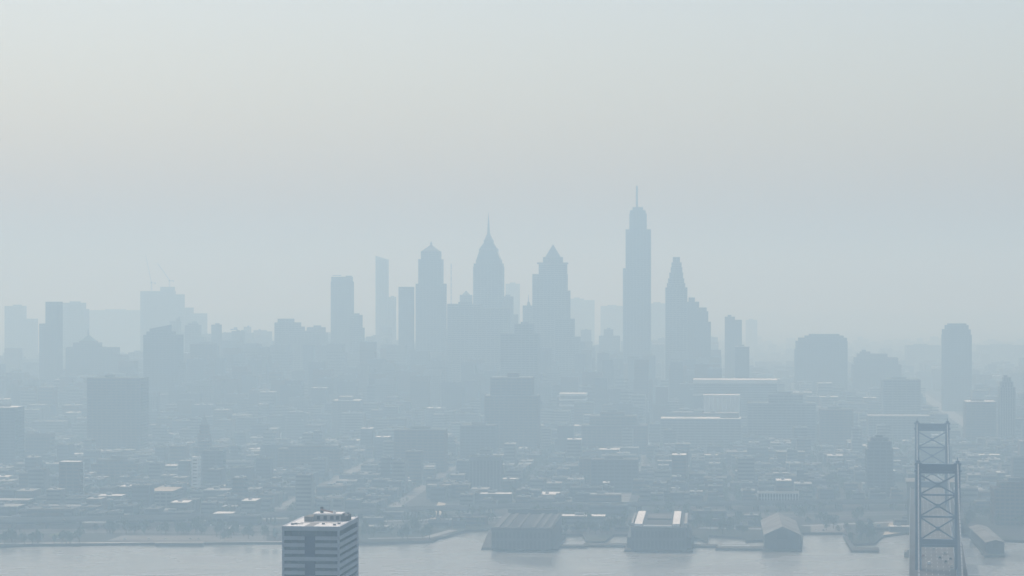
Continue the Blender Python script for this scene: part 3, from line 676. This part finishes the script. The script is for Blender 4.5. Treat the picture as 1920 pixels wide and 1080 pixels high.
    for s in (-1, 1):
        x = s * (HW - LW / 2); ys = list(np.linspace(-235, 0, 12)) + list(np.linspace(0, span, 34))[1:] + list(np.linspace(span, span + 235, 12))[1:]
        g = MB()
        for a, b in zip(ys, ys[1:]): g.beam((x, a, cz(a)), (x, b, cz(b)), .78)
        g.build('main_cable', 'steel_lt', r)
        g = MB(); y = -228.0
        while y < span + 230:
            if abs(y) > 5 and abs(y - span) > 5 and cz(y) > dz(y) + 1.5: g.box(x - .16, x + .16, y - .16, y + .16, dz(y), cz(y)); g.box(x - .6, x + .6, y - .5, y + .5, cz(y) - .7, cz(y) + .7)
            y += 6.1
        tag(g.build('suspender', 'steel_lt', r), kind='stuff')
    for y in (-262, span + 262):
        for s in (-1, 1):
            MB().box(s * 17 - 5, s * 17 + 5, y - 24, y + 24, -2, 46).box(s * 17 - 6, s * 17 + 6, y - 25, y + 25, 46, 48).build('anchorage_tower', 'stone', r)
        MB().box(-12, 12, y - 22, y + 22, -2, dz(y) - 1.25).build('anchorage', 'stone', r)
    y = span + 320
    while dz(y) > 7: MB().box(-17, 17, y - 2, y + 2, 0, dz(y) - 1.25).build('viaduct_pier', 'stone', r); y += 45
    y = -330
    while y > -560: MB().box(-17, 17, y - 2, y + 2, 0, dz(y) - 1.25).build('viaduct_pier', 'stone', r); y -= 45
    for o in r.children:
        if o.type == 'EMPTY':
            for k in ('label', 'category'):
                if k in o: del o[k]
    return r, dz, ang
BR, BDZ, BANG = bridge()
FOOT.append((BR.location.x + 30, 2600, 60)); FOOT.append((BR.location.x + 75, 2690, 60)); FOOT.append((BR.location.x + 110, 2800, 60)); FOOT.append((BR.location.x + 135, 2950, 60)); FOOT.append((BR.location.x + 160, 3100, 60))

# ------------------------------------------------------------------ striped tower in the foreground
def striped_tower():
    d = 1300.0; ang = R(6.1); s = d / F
    zt = H - (987 - HY) * s; W = 109 * s; D = 57.0; h = zt - GZ
    X = ((528 + 637) / 2 - CX) * s
    r = thing('striped_apartment_tower', 'grey-blue striped apartment tower with a white roof in the foreground, cut by the lower edge', 'apartment tower', (X, d, GZ), -ang)
    hw = W / 2; q = .9
    MB().box(-hw + q, hw - q, q, D - q, -1, h - .6).build('glazing', 'blueglass', r)
    # storeys: spandrel panels per bay; a recessed service strip splits the front
    fh = 13 * s; x1, x2 = -hw + 43 * s, -hw + 63 * s
    n = int((h - 3) / fh)
    a = MB().box(0, x1 + hw, 0, 1.0, 0, fh * .55).mesh('spandrel', 'spandrel')
    b = MB().box(0, hw - x2, 0, 1.0, 0, fh * .55).mesh('spandrel', 'spandrel')
    c = MB().box(0, 1.0, 0, D - 2.0, 0, fh * .55).mesh('spandrel', 'spandrel')
    e = MB().box(0, W - 2.0, 0, 1.0, 0, fh * .55).mesh('spandrel', 'spandrel')
    lk = MB().box(0, x2 - x1, 0, .8, 0, fh * .55).mesh('spandrel', 'spandrel')
    for i in range(n):
        z = h - 2.2 - 2.4 - (i + .62) * fh
        if z < .5: break
        o = link('spandrel', a, r); o.location = (-hw, 0, z)
        o = link('spandrel', b, r); o.location = (x2, 0, z)
        for xx in (-hw, hw - 1.0): o = link('spandrel', c, r); o.location = (xx, 1.001, z)
        o = link('spandrel', e, r); o.location = (-hw + 1.0, D - 1.0, z)
        if i % 5 == 3: o = link('spandrel', lk, r); o.location = (x1, .05, z)
    MB().box(x1 + .02, x2 - .02, .25, 1.2, 0, h - 4.8).build('service_strip', 'serv', r)
    g = MB(); k = 0
    while k * 3.9 < (x1 + hw) - .5: g.box(-hw + .2 + k * 3.9, -hw + .5 + k * 3.9, .15, .95, 0, h - 2.2); k += 1
    k = 0
    while x2 + .3 + k * 3.9 < hw - .3: g.box(x2 + .1 + k * 3.9, x2 + .4 + k * 3.9, .15, .95, 0, h - 2.2); k += 1
    k = 1
    while k * 5.2 < D - 2:
        for xx in (-hw + .15, hw - .95): g.box(xx, xx + .8, k * 5.2, k * 5.2 + .35, 0, h - 2.2)
        k += 1
    tag(g.build('mullion', 'dark', r), kind='stuff')
    for x in (-hw - .02, hw - .98):
        MB().box(x, x + 1.0, -.03, 1.0, 0, h - 2.25).build('corner_pier', 'spandrel', r); MB().box(x, x + 1.0, D - 1.02, D + .03, 0, h - 2.25).build('corner_pier', 'spandrel', r)
    MB().box(-hw - .15, hw + .15, -.15, 1.1, h - 2.2, h).build('fascia', 'spandrel', r)
    MB().box(-hw - .15, hw + .15, D - 1.1, D + .15, h - 2.2, h).build('fascia', 'spandrel', r)
    for x in (-hw - .15, hw - 1.05): MB().box(x, x + 1.2, 1.1, D - 1.1, h - 2.2, h).build('fascia', 'spandrel', r)
    MB().box(-hw + 1.05, hw - 1.05, 1.1, D - 1.1, h - 1.0, h - .12).build('roof', 'whiteroof', r)
    for x0, x1_, y0, y1, m in ((-3.4, .8, 2.4, 19, 'lightroof'), (-10.5, -6.5, 13, 16, 'gravelroof'), (-9, 12, 20.5, 22.4, 'lightroof')):
        MB().box(x0, x1_, y0, y1, h - .12, h + .02).build('roof_patch', m, r)
    # penthouse block
    MB().box(-3.7, 9.6, 30, 40, h - .45, h + 3.2).build('penthouse', 'pale', r)
    MB().box(-4.3, 10.2, 29.4, 40.6, h + 3.2, h + 3.8).build('penthouse_roof', 'whiteroof', r)
    for x in (-2.4, 1.0, 4.4, 7.2): MB().box(x, x + 1.7, 29.85, 30.1, h + .7, h + 2.6).build('louvre', 'dark', r)
    MB().box(-8.2, -3.75, 27, 40, h - .45, h + 2.4).build('stair_head', 'stone', r)
    MB().box(9.65, 13.0, 31, 42, h - .45, h + 2.8).build('plant_enclosure', 'concrete', r)
    for x, y in ((10, 32), (11.4, 38)): MB().box(x, x + 1.2, y, y + 1.2, h + 2.8, h + 3.7).build('vent_box', 'metalw', r)
    MB().box(-1.2, .2, 33, 34.4, h + 3.8, h + 6.8).build('chimney', 'dark', r)
    g = MB().beam((-1.0, 32.4, h + 5.6), (5.6, 32.4, h + 4.2), .8, .7); g.build('slanted_duct', 'pinkstone', r)
    MB().cone((6.2, 31.4), .8, .6, h + 3.8, h + 5.2, 10).build('vent_stack', 'whiteroof', r)
    MB().cone((2.5, 38), .12, .06, h + 3.8, h + 8.5, 6).build('aerial', 'steel_lt', r)
    for x, y in ((-11.3, 8), (-10.2, 11), (9.8, 7), (10.8, 14), (3.4, 12)): MB().box(x, x + 1.3, y, y + 1.6, h - .45, h + .7).build('vent_box', 'metalw', r)
    for i in range(8): MB().box(-hw + 3 + i * 3, -hw + 5 + i * 3, -.4, -.02, .2, 2.8).build('entrance_window', 'glass', r)
striped_tower()

# ------------------------------------------------------------------ cars
def make_car(m, van=False):
    r = thing('parked_car', '', 'car'); L, W, = (5.2, 2.0) if van else (4.5, 1.8)
    g = MB(); g.hexa([(-L / 2, -W / 2, .3), (L / 2, -W / 2, .3), (L / 2, W / 2, .3), (-L / 2, W / 2, .3), (-L / 2 + .1, -W / 2 + .06, .85), (L / 2 - .1, -W / 2 + .06, .8), (L / 2 - .1, W / 2 - .06, .8), (-L / 2 + .1, W / 2 - .06, .85)])
    g.build('body', m, r)
    if van: MB().frus((-L / 2 + .12, L / 2 - 1.2, -W / 2 + .08, W / 2 - .08), (-L / 2 + .2, L / 2 - 1.7, -W / 2 + .15, W / 2 - .15), .85, 2.2).build('cargo_box', m, r)
    c = MB().frus((-L * .38, L * .24, -W / 2 + .1, W / 2 - .1), (-L * .26, L * .1, -W / 2 + .28, W / 2 - .28), .84, 1.4)
    if not van: c.build('windows', 'glass', r); MB().box(-L * .25, L * .09, -W / 2 + .27, W / 2 - .27, 1.4, 1.45).build('car_roof', m, r)
    else: MB().frus((L / 2 - 1.9, L / 2 - .5, -W / 2 + .1, W / 2 - .1), (L / 2 - 1.85, L / 2 - 1.3, -W / 2 + .18, W / 2 - .18), .84, 1.9).build('windscreen', 'glass', r)
    w = MB().hexa([(-.33, -.11, .0), (.33, -.11, .0), (.33, .11, .0), (-.33, .11, .0), (-.33, -.11, .62), (.33, -.11, .62), (.33, .11, .62), (-.33, .11, .62)])
    wm = MB(); 
    n = 10
    for i in range(n): wm.v += [(.33 * math.cos(6.2832 * i / n), -.11, .33 + .33 * math.sin(6.2832 * i / n)), (.33 * math.cos(6.2832 * i / n), .11, .33 + .33 * math.sin(6.2832 * i / n))]
    for i in range(n): j = (i + 1) % n; wm.f.append((2 * i, 2 * i + 1, 2 * j + 1, 2 * j)); wm.m.append(0)
    wm.f.append(tuple(range(0, 2 * n, 2))); wm.m.append(0); wm.f.append(tuple(range(2 * n - 1, 0, -2))); wm.m.append(0)
    me = wm.mesh('wheel', 'rubber')
    for x in (-L * .31, L * .31):
        for y in (-W / 2 + .05, W / 2 - .05): o = link('wheel', me, r); o.location = (x, y, 0)
    return r
protos = {'white': make_car('carw'), 'silver': make_car('cars'), 'dark': make_car('cark'), 'red': make_car('carr'), 'van': make_car('carw', True)}
used = set()
def place_car(kind, loc, rz, label, group, name='parked_car'):
    if kind not in used: used.add(kind); o = protos[kind]
    else: o = copy_tree(protos[kind])
    o.name = name; o.location = loc; o.rotation_euler = (0, 0, rz); o['label'] = label; o['category'] = 'van' if kind == 'van' else 'car'; o['group'] = group
lots = [((40, 1012), (145, 1010), 'quay parking strip nearest the left edge'), ((210, 1011), (380, 1011), 'quay parking beside the striped tower'),
        ((180, 989), (430, 986), 'avenue parking below the highway'), ((1522, 995), (1580, 995), 'lot above the open dock')]
NC = ['first', 'second', 'third', 'fourth', 'fifth', 'sixth', 'seventh', 'eighth', 'ninth', 'tenth', 'eleventh', 'twelfth', 'thirteenth', 'fourteenth', 'fifteenth', 'sixteenth', 'seventeenth', 'eighteenth', 'nineteenth', 'twentieth']
for (a, b, where) in lots:
    cc = 0
    A, B = at(*a, GZ + .15), at(*b, GZ + .15); n = int((B - A).length / 7)
    for i in range(n):
        if random.random() < .45: continue
        k = random.choice(('white', 'silver', 'dark', 'dark', 'silver', 'red', 'van'))
        p = A.lerp(B, (i + .5) / n); cc += 1
        place_car(k, p, R(90) + random.uniform(-.04, .04) + GA, '%s, %s from the left in the %s' % (('white van' if k == 'van' else k + ' car'), NC[min(cc - 1, 19)], where), '%s cars in the %s' % (k, where))
bm = BR.matrix_world
cosb, sinb = math.cos(BANG), math.sin(BANG)
def bpt(x, y): return (BR.location.x + x * cosb - y * sinb, BR.location.y + x * sinb + y * cosb, BDZ(y) + .14)
for x, y, k, lab in ((-5.7, 28, 'van', 'white van on the bridge just behind the near tower, left lanes'), (9.2, 60, 'dark', 'dark car on the bridge, farthest right lane'), (5.7, 42, 'dark', 'dark car on the bridge in the middle right lane'),
                     (9.3, 18, 'white', 'white car on the bridge nearest the near tower, right lane'), (5.6, 92, 'silver', 'silver car on the bridge some way behind the others'), (-9.3, 75, 'red', 'red car on the bridge in the outer left lane'), (1.9, 66, 'dark', 'dark car on the bridge in the lane right of the centre line'),
                     (9.4, 2, 'white', 'white car on the bridge passing between the legs of the near tower'), (-1.9, 120, 'silver', 'silver car on the bridge left of the centre line')):
    place_car(k, bpt(x, y), BANG + R(90), lab, 'vehicles crossing the bridge', 'car')

# ------------------------------------------------------------------ trees
def crown_mesh(seed, n=260):
    rr = np.random.default_rng(seed); v = []; f = []
    lumps = [(rr.normal(0, .32), rr.normal(0, .32), rr.uniform(.35, .8), rr.uniform(.28, .46)) for _ in range(9)]
    for i in range(n):
        l = lumps[i % 9]; dr = rr.normal(size=3); dr /= np.linalg.norm(dr); rad = l[3] * rr.uniform(.65, 1.05)
        c = np.array([l[0], l[1], l[2]]) + dr * rad * np.array([1, 1, .8]); c[2] = max(.18, c[2])
        s = rr.uniform(.05, .11); a = rr.normal(size=3); a /= np.linalg.norm(a); b = np.cross(a, rr.normal(size=3)); b /= np.linalg.norm(b)
        o = len(v); v += [tuple(c + a * s), tuple(c + b * s), tuple(c - a * s * 1.1), tuple(c - b * s * .9)]; f.append((o, o + 1, o + 2, o + 3))
    return np.array(v), f
CROWNS = [crown_mesh(s) for s in (1, 2, 3, 4)]
def tree_proto(k):
    r = thing('tree', '', 'tree'); v, f = CROWNS[k]
    me = bpy.data.meshes.new('crown'); me.from_pydata([tuple(p) for p in v * np.array([4.6, 4.6, 9.0]) + np.array([0, 0, 1.4])], [], f); me.materials.append(M_['foliage'])
    link('crown', me, r)
    g = MB().cone((0, 0), .34, .2, -.3, 4.2, 7)
    for a in range(4): g.beam((0, 0, 3.2), (1.7 * math.cos(a * 1.6 + k), 1.7 * math.sin(a * 1.6 + k), 6.4), .18)
    g.build('trunk', 'bark', r); return r
NTH = ['first', 'second', 'third', 'fourth', 'fifth', 'sixth', 'seventh', 'eighth', 'ninth', 'tenth', 'eleventh', 'twelfth', 'thirteenth', 'fourteenth', 'fifteenth', 'sixteenth', 'seventeenth', 'eighteenth', 'nineteenth', 'twentieth', 'twenty-first', 'twenty-second', 'twenty-third', 'twenty-fourth', 'twenty-fifth', 'twenty-sixth', 'twenty-seventh', 'twenty-eighth']
TP = [tree_proto(k) for k in range(4)]; tused = set()
zones = [(5, 150, 1016, 1020, 'on the lawn by the quay, lower left'), (160, 390, 998, 1002, 'between quay parking and avenue'), (400, 525, 1000, 1016, 'on the bank just left of the striped tower'),
         (680, 830, 996, 1012, 'on the bank just right of the striped tower'), (1045, 1175, 985, 1003, 'between the two long pier sheds'), (1300, 1432, 985, 1004, 'on the bank left of the gabled pier hall'),
         (1505, 1640, 975, 1000, 'between the gabled hall and the bridge'), (1596, 1640, 1004, 1020, 'behind the open square dock'), (1815, 1915, 970, 984, 'below the gridded block at the right edge')]
for (x0, x1, y0, y1, where) in zones:
    n = int((x1 - x0) / 11) + 4; xs = sorted(random.uniform(x0, x1) for _ in range(n))
    for i in range(n):
        k = random.randrange(4)
        o = TP[k] if k not in tused else copy_tree(TP[k]); tused.add(k)
        o.location = at(xs[i], random.uniform(y0, y1)); s = random.uniform(.7, 1.35)
        o.scale = (s * random.uniform(.9, 1.2), s, s * random.uniform(.85, 1.1)); o.rotation_euler = (0, 0, random.uniform(0, 6))
        o['label'] = ('small' if s < .9 else 'large' if s > 1.15 else 'mid-sized') + ' leafy tree, ' + NTH[i] + ' from the left ' + where; o['group'] = 'trees ' + where

# ------------------------------------------------------------------ low city: 300 single buildings, the rest as one mass
def lot_height(px, d):
    r = random.random()
    if d < 3900: h = 8 + 9 * r; h = h + random.uniform(10, 28) if random.random() < .07 else h
    elif d < 6600:
        cen = .35 if px > 1350 else (.62 if px < 330 else 1.0)
        ramp = min(1, (d - 3900) / 700)
        h = 10 + 14 * r + ramp * cen * (38 + 52 * r)
        if 330 < px < 1100 and d > 4700: h *= 1.12
        if random.random() < .12 * cen: h += 25 * random.random()
    else: h = 10 + 24 * r * r + (26 * random.random() if random.random() < .15 else 0)
    return h
LOTS = []
def cut(px, d):      # keep the view lines to the river front and between towers open
    return False
for k in range(-16, 17):
    for j in range(-2, 50):
        v0, u0 = k * BLK + 24.5 + SW / 2, 2960 + j * 150 + 7
        if j == 0: u0s = (2870, 2950)
        for a in range(5):
            for b in range(4):
                w, dd = (BLK - SW) / 5, (150 - 14) / 4
                if a == 0 and k in OPEN and random.random() < .8: continue
                v = v0 + (a + .5) * w; u = u0 - 150 + (b + .5) * dd
                p = gx * v + gy * u
                hy = HWY[0].y
                for q0, q1 in zip(HWY, HWY[1:]):
                    if q0.x <= p.x <= q1.x: hy = q0.y + (q1.y - q0.y) * (p.x - q0.x) / (q1.x - q0.x)
                if p.y < hy + 32: continue
                px = CX + p.x / p.y * F
                if not (-60 < px < 1980): continue
                if random.random() < (.22 if p.y < 5000 else .4): continue
                ww, dw = w * random.uniform(.6, .97), dd * random.uniform(.55, .97)
                if p.y > 3900:
                    if random.random() < .45: continue
                    ww *= 1.75; dw *= 1.3
                elif random.random() < .2: ww *= 2.1
                if not free(p.x, p.y, max(ww, dw) * .5): continue
                # keep off the highway
                LOTS.append([px, p.y, p.x, ww, dw, lot_height(px, p.y)])
# river front buildings, in front of the highway
for px, py, ww, dw, h in ((30, 985, 40, 18, 7), (455, 985, 30, 22, 9), (250, 981, 36, 14, 6), (715, 975, 44, 16, 8), (770, 973, 30, 18, 10), (1090, 985, 46, 20, 9), (1140, 968, 40, 18, 11), (1330, 975, 34, 20, 9), (1545, 972, 40, 20, 8), (1640, 975, 30, 22, 10), (1700, 990, 24, 16, 8), (1860, 962, 34, 18, 12), (880, 985, 34, 16, 8), (1070, 962, 40, 14, 10)):
    p = at(px, py)
    if free(p.x, p.y, max(ww, dw) * .4): LOTS.append([px, p.y, p.x, ww, dw, h]); FOOT.append((p.x, p.y, max(ww, dw) * .5))
for i in range(60):
    px = random.choice((random.uniform(0, 520), random.uniform(685, 880), random.uniform(1060, 1170), random.uniform(1300, 1425), random.uniform(1510, 1690))); p = at(px, random.uniform(972, 1000)); ww = random.uniform(8, 26); dw = random.uniform(7, 14)
    if free(p.x, p.y, ww * .55): LOTS.append([px, p.y, p.x, ww, dw, random.uniform(3, 7)]); FOOT.append((p.x, p.y, ww * .55))
LOTS.sort(key=lambda q: -(q[3] * (q[5] + q[4] * .1)) / q[1] ** 2)
WALLS = ['brown', 'concrete', 'dark', 'dark', 'stone']; ROOFS = ['tar', 'gravelroof', 'tar', 'gravelroof', 'lightroof']
def lot_proto(kind, wall, roof, nf=3):
    """unit building 30 x 30 x 12 m with its front on y = 0"""
    r = thing('city_building', '', 'building')
    wins = MB(); W = 15
    if kind == 'flat':
        MB().box(-15, 15, 0, 30, -1, 12).build('wall', wall, r)
        MB().box(-14.4, 14.4, .6, 29.4, 12.02, 12.2).build('roof', roof, r)
        g = MB().box(-15, 15, 0, .55, 12.01, 12.9).box(-15, 15, 29.45, 30, 12.01, 12.9).box(-15, -14.45, .56, 29.4, 12.01, 12.9).box(14.45, 15, .56, 29.4, 12.01, 12.9); g.build('parapet', wall, r)
        MB().box(-6, -1, 12, 18, 12.2, 14.8).build('rooftop_unit', 'metalw', r); MB().box(4, 8, 6, 10, 12.2, 14).build('rooftop_unit', 'metalw', r)
    elif kind == 'ell':
        MB().box(-15, 3, 0, 30, -1, 12).box(3.01, 15, 12, 30, -1, 8.5).build('wall', wall, r)
        MB().box(-14.6, 2.6, .4, 29.6, 12, 12.5).build('roof', roof, r); MB().box(3.2, 14.6, 12.4, 29.6, 8.5, 9.0).build('lower_roof', 'gravelroof', r)
        MB().box(-9, -4, 18, 24, 12.5, 15.5).build('stair_head', wall, r)
    elif kind == 'gable':
        g = MB(); g.box(-15, 15, 0, 30, -1, 9.4).face([(-15, 0, 9.4), (-15, 15, 12.9), (-15, 30, 9.4)]).face([(15, 0, 9.4), (15, 30, 9.4), (15, 15, 12.9)]); g.build('wall', wall, r)
        MB().hexa([(-15.5, -.5, 9.2), (15.5, -.5, 9.2), (15.5, 15, 12.9), (-15.5, 15, 12.9), (-15.5, -.5, 9.6), (15.5, -.5, 9.6), (15.5, 15, 13.3), (-15.5, 15, 13.3)]).build('roof_slope', roof, r)
        MB().hexa([(-15.5, 15.01, 12.9), (15.5, 15.01, 12.9), (15.5, 30.5, 9.2), (-15.5, 30.5, 9.2), (-15.5, 15.01, 13.3), (15.5, 15.01, 13.3), (15.5, 30.5, 9.6), (-15.5, 30.5, 9.6)]).build('roof_slope', roof, r)
        MB().box(-9, -7.6, 10, 11.4, 10, 15).build('chimney', 'brick', r)
    elif kind == 'row':
        for i in range(5):
            z = 12 - (i * 37 % 5) * .5
            MB().box(-15 + 6 * i + .03, -9 + 6 * i - .03, 0, 26, -1, z).build('house_wall', wall if i % 2 else ('brown' if wall != 'brown' else 'brick'), r)
            MB().box(-15 + 6 * i + .3, -9 + 6 * i - .3, .3, 25.7, z, z + .2).build('roof', roof if i % 3 else 'gravelroof', r)
    elif kind == 'setback':
        MB().box(-15, 15, 0, 30, -1, 7).box(-11, 11, 5, 27, 7.01, 12).build('wall', wall, r)
        MB().box(-14.5, 14.5, .5, 29.5, 7.0, 7.3).build('lower_roof', 'gravelroof', r); MB().box(-10.6, 10.6, 5.4, 26.6, 12, 12.4).build('roof', roof, r)
        MB().box(-3, 3, 13, 19, 12.4, 14.4).build('penthouse', 'concrete', r)
    st = 10.2 / nf; wh = st * .52; top = 12 if kind != 'setback' else 7
    for fl in range(nf):
        z = .9 + fl * st
        if z + wh > top: break
        if kind == 'ell':
            for i in range(5): wins.box(-14.2 + i * 3.4, -12.2 + i * 3.4, -.18, .1, z, z + wh)
            continue
        for i in range(9): wins.box(-14.2 + i * 3.2, -12.2 + i * 3.2, -.18, .1, z, z + wh)
        if z + wh > 9 and kind == 'gable': continue
        for i in range(8):
            y = 1.5 + i * 3.3
            if kind == 'row' and y > 23: break
            wins.box(-15.18, -14.9, y, y + 1.8, z, z + wh); wins.box(14.9, 15.18, y, y + 1.8, z, z + wh)
    tag(wins.build('window', 'glass', r), kind='stuff')
    return r
KINDS = {'flat': 'block', 'ell': 'angled block', 'gable': 'gabled building', 'row': 'house terrace', 'setback': 'stepped block'}
WN = {'brick': 'red', 'brown': 'brown', 'concrete': 'grey', 'dark': 'dark', 'stone': 'buff'}
RN = {'tar': 'black roof', 'gravelroof': 'grey roof', 'lightroof': 'pale roof', 'whiteroof': 'white roof'}
def where_x(px):
    for lim, t in ((170, 'near the left edge'), (400, 'left of the slim tower'), (530, 'left of the striped tower'), (690, 'behind the striped tower'), (900, 'left of the skylit shed'),
                   (1060, 'behind the skylit shed'), (1300, 'behind the white ended shed'), (1420, 'left of the gabled hall'), (1560, 'behind the gabled hall'), (1700, 'left of the bridge'), (1820, 'behind the bridge towers')):
        if px < lim: return t
    return 'near the right edge'
def where_d(d, h):
    if d < 2880: return 'riverfront'
    if d < 3150: return 'behind highway'
    if d < 3700: return 'low city'
    if d < 4600: return 'middle haze'
    return 'skyline foot'
cache = {}; count = {}; ORD = ['nearest', 'second nearest', 'third', 'fourth', 'fifth', 'sixth', 'seventh', 'eighth', 'ninth', 'tenth']
seen_l = {}
picks = LOTS[:300]; picks.sort(key=lambda q: q[1]); pending = []
for i, (px, y, x, ww, dw, h) in enumerate(picks):
    if h > 26: kind = random.choice(('flat', 'setback', 'ell'))
    else: kind = random.choice(('flat', 'flat', 'row', 'gable', 'ell', 'setback'))
    wall = random.choice(('brick', 'brown', 'concrete', 'dark', 'dark')); roof = random.choice(('tar', 'gravelroof', 'tar', 'gravelroof', 'gravelroof', 'tar', 'lightroof')) if random.random() > .07 else 'whiteroof'
    if h > 26 and kind == 'ell': kind = 'flat'
    nf = 3 if h < 17 else (7 if h < 40 else 20)
    key = (kind, wall, roof, nf)
    if key not in cache: o = cache[key] = lot_proto(*key)
    else: o = copy_tree(cache[key])
    o.location = (x, y, GZ); o.rotation_euler = (0, 0, -GA); o.scale = (ww / 30, dw / 30, h / 12)
    for ch in o.children:
        if ch.name.split('.')[0] in ('rooftop_unit', 'stair_head', 'penthouse', 'chimney', 'parapet', 'roof') and h > 12 and kind in ('flat', 'setback', 'ell'):
            q = 12 / h; ch.scale = (1, 1, q); ch.location = (0, 0, 12 - 12 * q)
    size = 'tall' if h > 34 else ('mid-height' if h > 18 else 'low')
    lab = '%s %s %s, %s, %s, %s' % (size, WN[wall], KINDS[kind], RN[roof], where_d(y, h), where_x(px))
    pending.append((o, lab))
for o, lab in pending: count[lab] = count.get(lab, 0) + 1
run = {}
for o, lab in pending:
    k = run.get(lab, 0); run[lab] = k + 1
    o['label'] = lab if count[lab] == 1 else lab + ', %s' % (['nearest', 'second', 'third', 'fourth', 'fifth', 'sixth', 'seventh', 'eighth'][min(k, 7)])
    o['group'] = 'buildings of the low city'

# the rest
g = MB()
for (px, y, x, ww, dw, h) in LOTS[300:]:
    w2, d2 = ww / 2, dw
    def c(lx, ly, z): return (x + gx.x * lx + gy.x * ly, y + gx.y * lx + gy.y * ly, z)
    wall = random.choice(WALLS); roof = random.choice(ROOFS) if random.random() > .06 else 'whiteroof'
    def bx(a, b, u, v, z0, z1, m, top):
        o = len(g.v); g.v += [c(a, u, z0), c(b, u, z0), c(b, v, z0), c(a, v, z0), c(a, u, z1), c(b, u, z1), c(b, v, z1), c(a, v, z1)]
        wi, ti = g._mi(m), g._mi(top)
        for f, k in (((4, 5, 6, 7), ti), ((0, 1, 5, 4), wi), ((1, 2, 6, 5), wi), ((2, 3, 7, 6), wi), ((3, 0, 4, 7), wi)): g.f.append(tuple(o + q for q in f)); g.m.append(k)
    if random.random() < .3 and h > 9: s = random.uniform(.4, .7); bx(-w2, w2, 0, d2, GZ - 1, GZ + h * s, wall, 'gravelroof'); bx(-w2 * .9, w2 * .3, d2 * .2, d2 * .95, GZ + h * s, GZ + h, wall, roof)
    else: bx(-w2, w2, 0, d2, GZ - 1, GZ + h, wall, roof)
    bx(-w2 * .3, w2 * .1, d2 * .4, d2 * .6, GZ + h, GZ + h + random.uniform(1, 3), 'metalw', 'metalw')
    n = min(12, max(1, int(h / 4)))
    for i in range(n):
        z = GZ + 1.4 + i * h / n; o = len(g.v); k = g._mi('glass')
        if y < 5200: bx(-w2 * .93, w2 * .93, -.15, .1, z, z + h / n * .42, 'glass', 'glass')
tag(g.build('distant_buildings', None), 'dense mass of small hazy buildings filling the city behind the river front', 'buildings', kind='stuff')

# street trees and leafy yards of the low city, as one canopy
V, Fc = [], []; off = 0
for i in range(3000):
    px = random.uniform(-40, 1960); d = 2560 + 2000 * random.random() ** 1.3
    if d < 2860 and random.random() < .5: continue
    X = (px - CX) / F * d
    p = Vector((X, d)); v = p.dot(gx); u = p.dot(gy)
    if d > 2800 and random.random() < .75:      # snap to a kerb
        k = round((v - 24.5) / BLK)
        if k in OPEN: continue
        v = k * BLK + 24.5 + random.choice((-7.4, 7.4)) + random.uniform(-.8, .8); p = gx * v + gy * u
    if not free(p.x, p.y, 1): continue
    if any(abs(p.y - (a.y + (b.y - a.y) * (p.x - a.x) / (b.x - a.x))) < 20 for a, b in zip(HWY, HWY[1:]) if a.x <= p.x <= b.x): continue
    cv, cf = CROWNS[i % 4]; m = 90 * 4; s = random.uniform(.7, 1.4); t = random.uniform(0, 6.28); st = random.randrange(0, 160) * 4
    q = cv[st:st + m] * np.array([5.4 * s, 5.4 * s, 9.5 * s]); q = np.stack([q[:, 0] * math.cos(t) - q[:, 1] * math.sin(t) + p.x, q[:, 0] * math.sin(t) + q[:, 1] * math.cos(t) + p.y, q[:, 2] + GZ + 1], 1)
    V.append(q); off += len(q)
V = np.concatenate(V); nf = len(V) // 4
me = bpy.data.meshes.new('street_tree_canopy'); me.from_pydata(V.tolist(), [], [(4 * i, 4 * i + 1, 4 * i + 2, 4 * i + 3) for i in range(nf)]); me.materials.append(M_['foliage'])
tag(link('street_tree_canopy', me), 'dark green tree canopy along streets and yards of the low city', 'trees', kind='stuff')

# far wooded and built-up plain
tag(MB().frus((-9000, 9000, 15000, 26000), (-9000, 9000, 17000, 24000), GZ - 1, 60).build('far_hills', 'foliage'), kind='structure')

# ------------------------------------------------------------------ haze
hz = bpy.data.materials.new('haze'); hz.use_nodes = True
n, l = hz.node_tree.nodes, hz.node_tree.links; n.clear()
pv = n.new('ShaderNodeVolumePrincipled'); mo = n.new('ShaderNodeOutputMaterial')
pv.inputs['Color'].default_value = (0.55, 0.78, 0.945, 1); pv.inputs['Density'].default_value = 3.9e-4
pv.inputs['Absorption Color'].default_value = (0.74, 0.80, 0.0, 1); pv.inputs['Anisotropy'].default_value = 0.25
l.new(pv.outputs['Volume'], mo.inputs['Volume'])
hb = MB().box(-16000, 16000, -700, 36500, -3.9, 445.0).build('haze', hz); tag(hb, kind='stuff')
hz.cycles.homogeneous_volume = True if hasattr(hz, 'cycles') else None
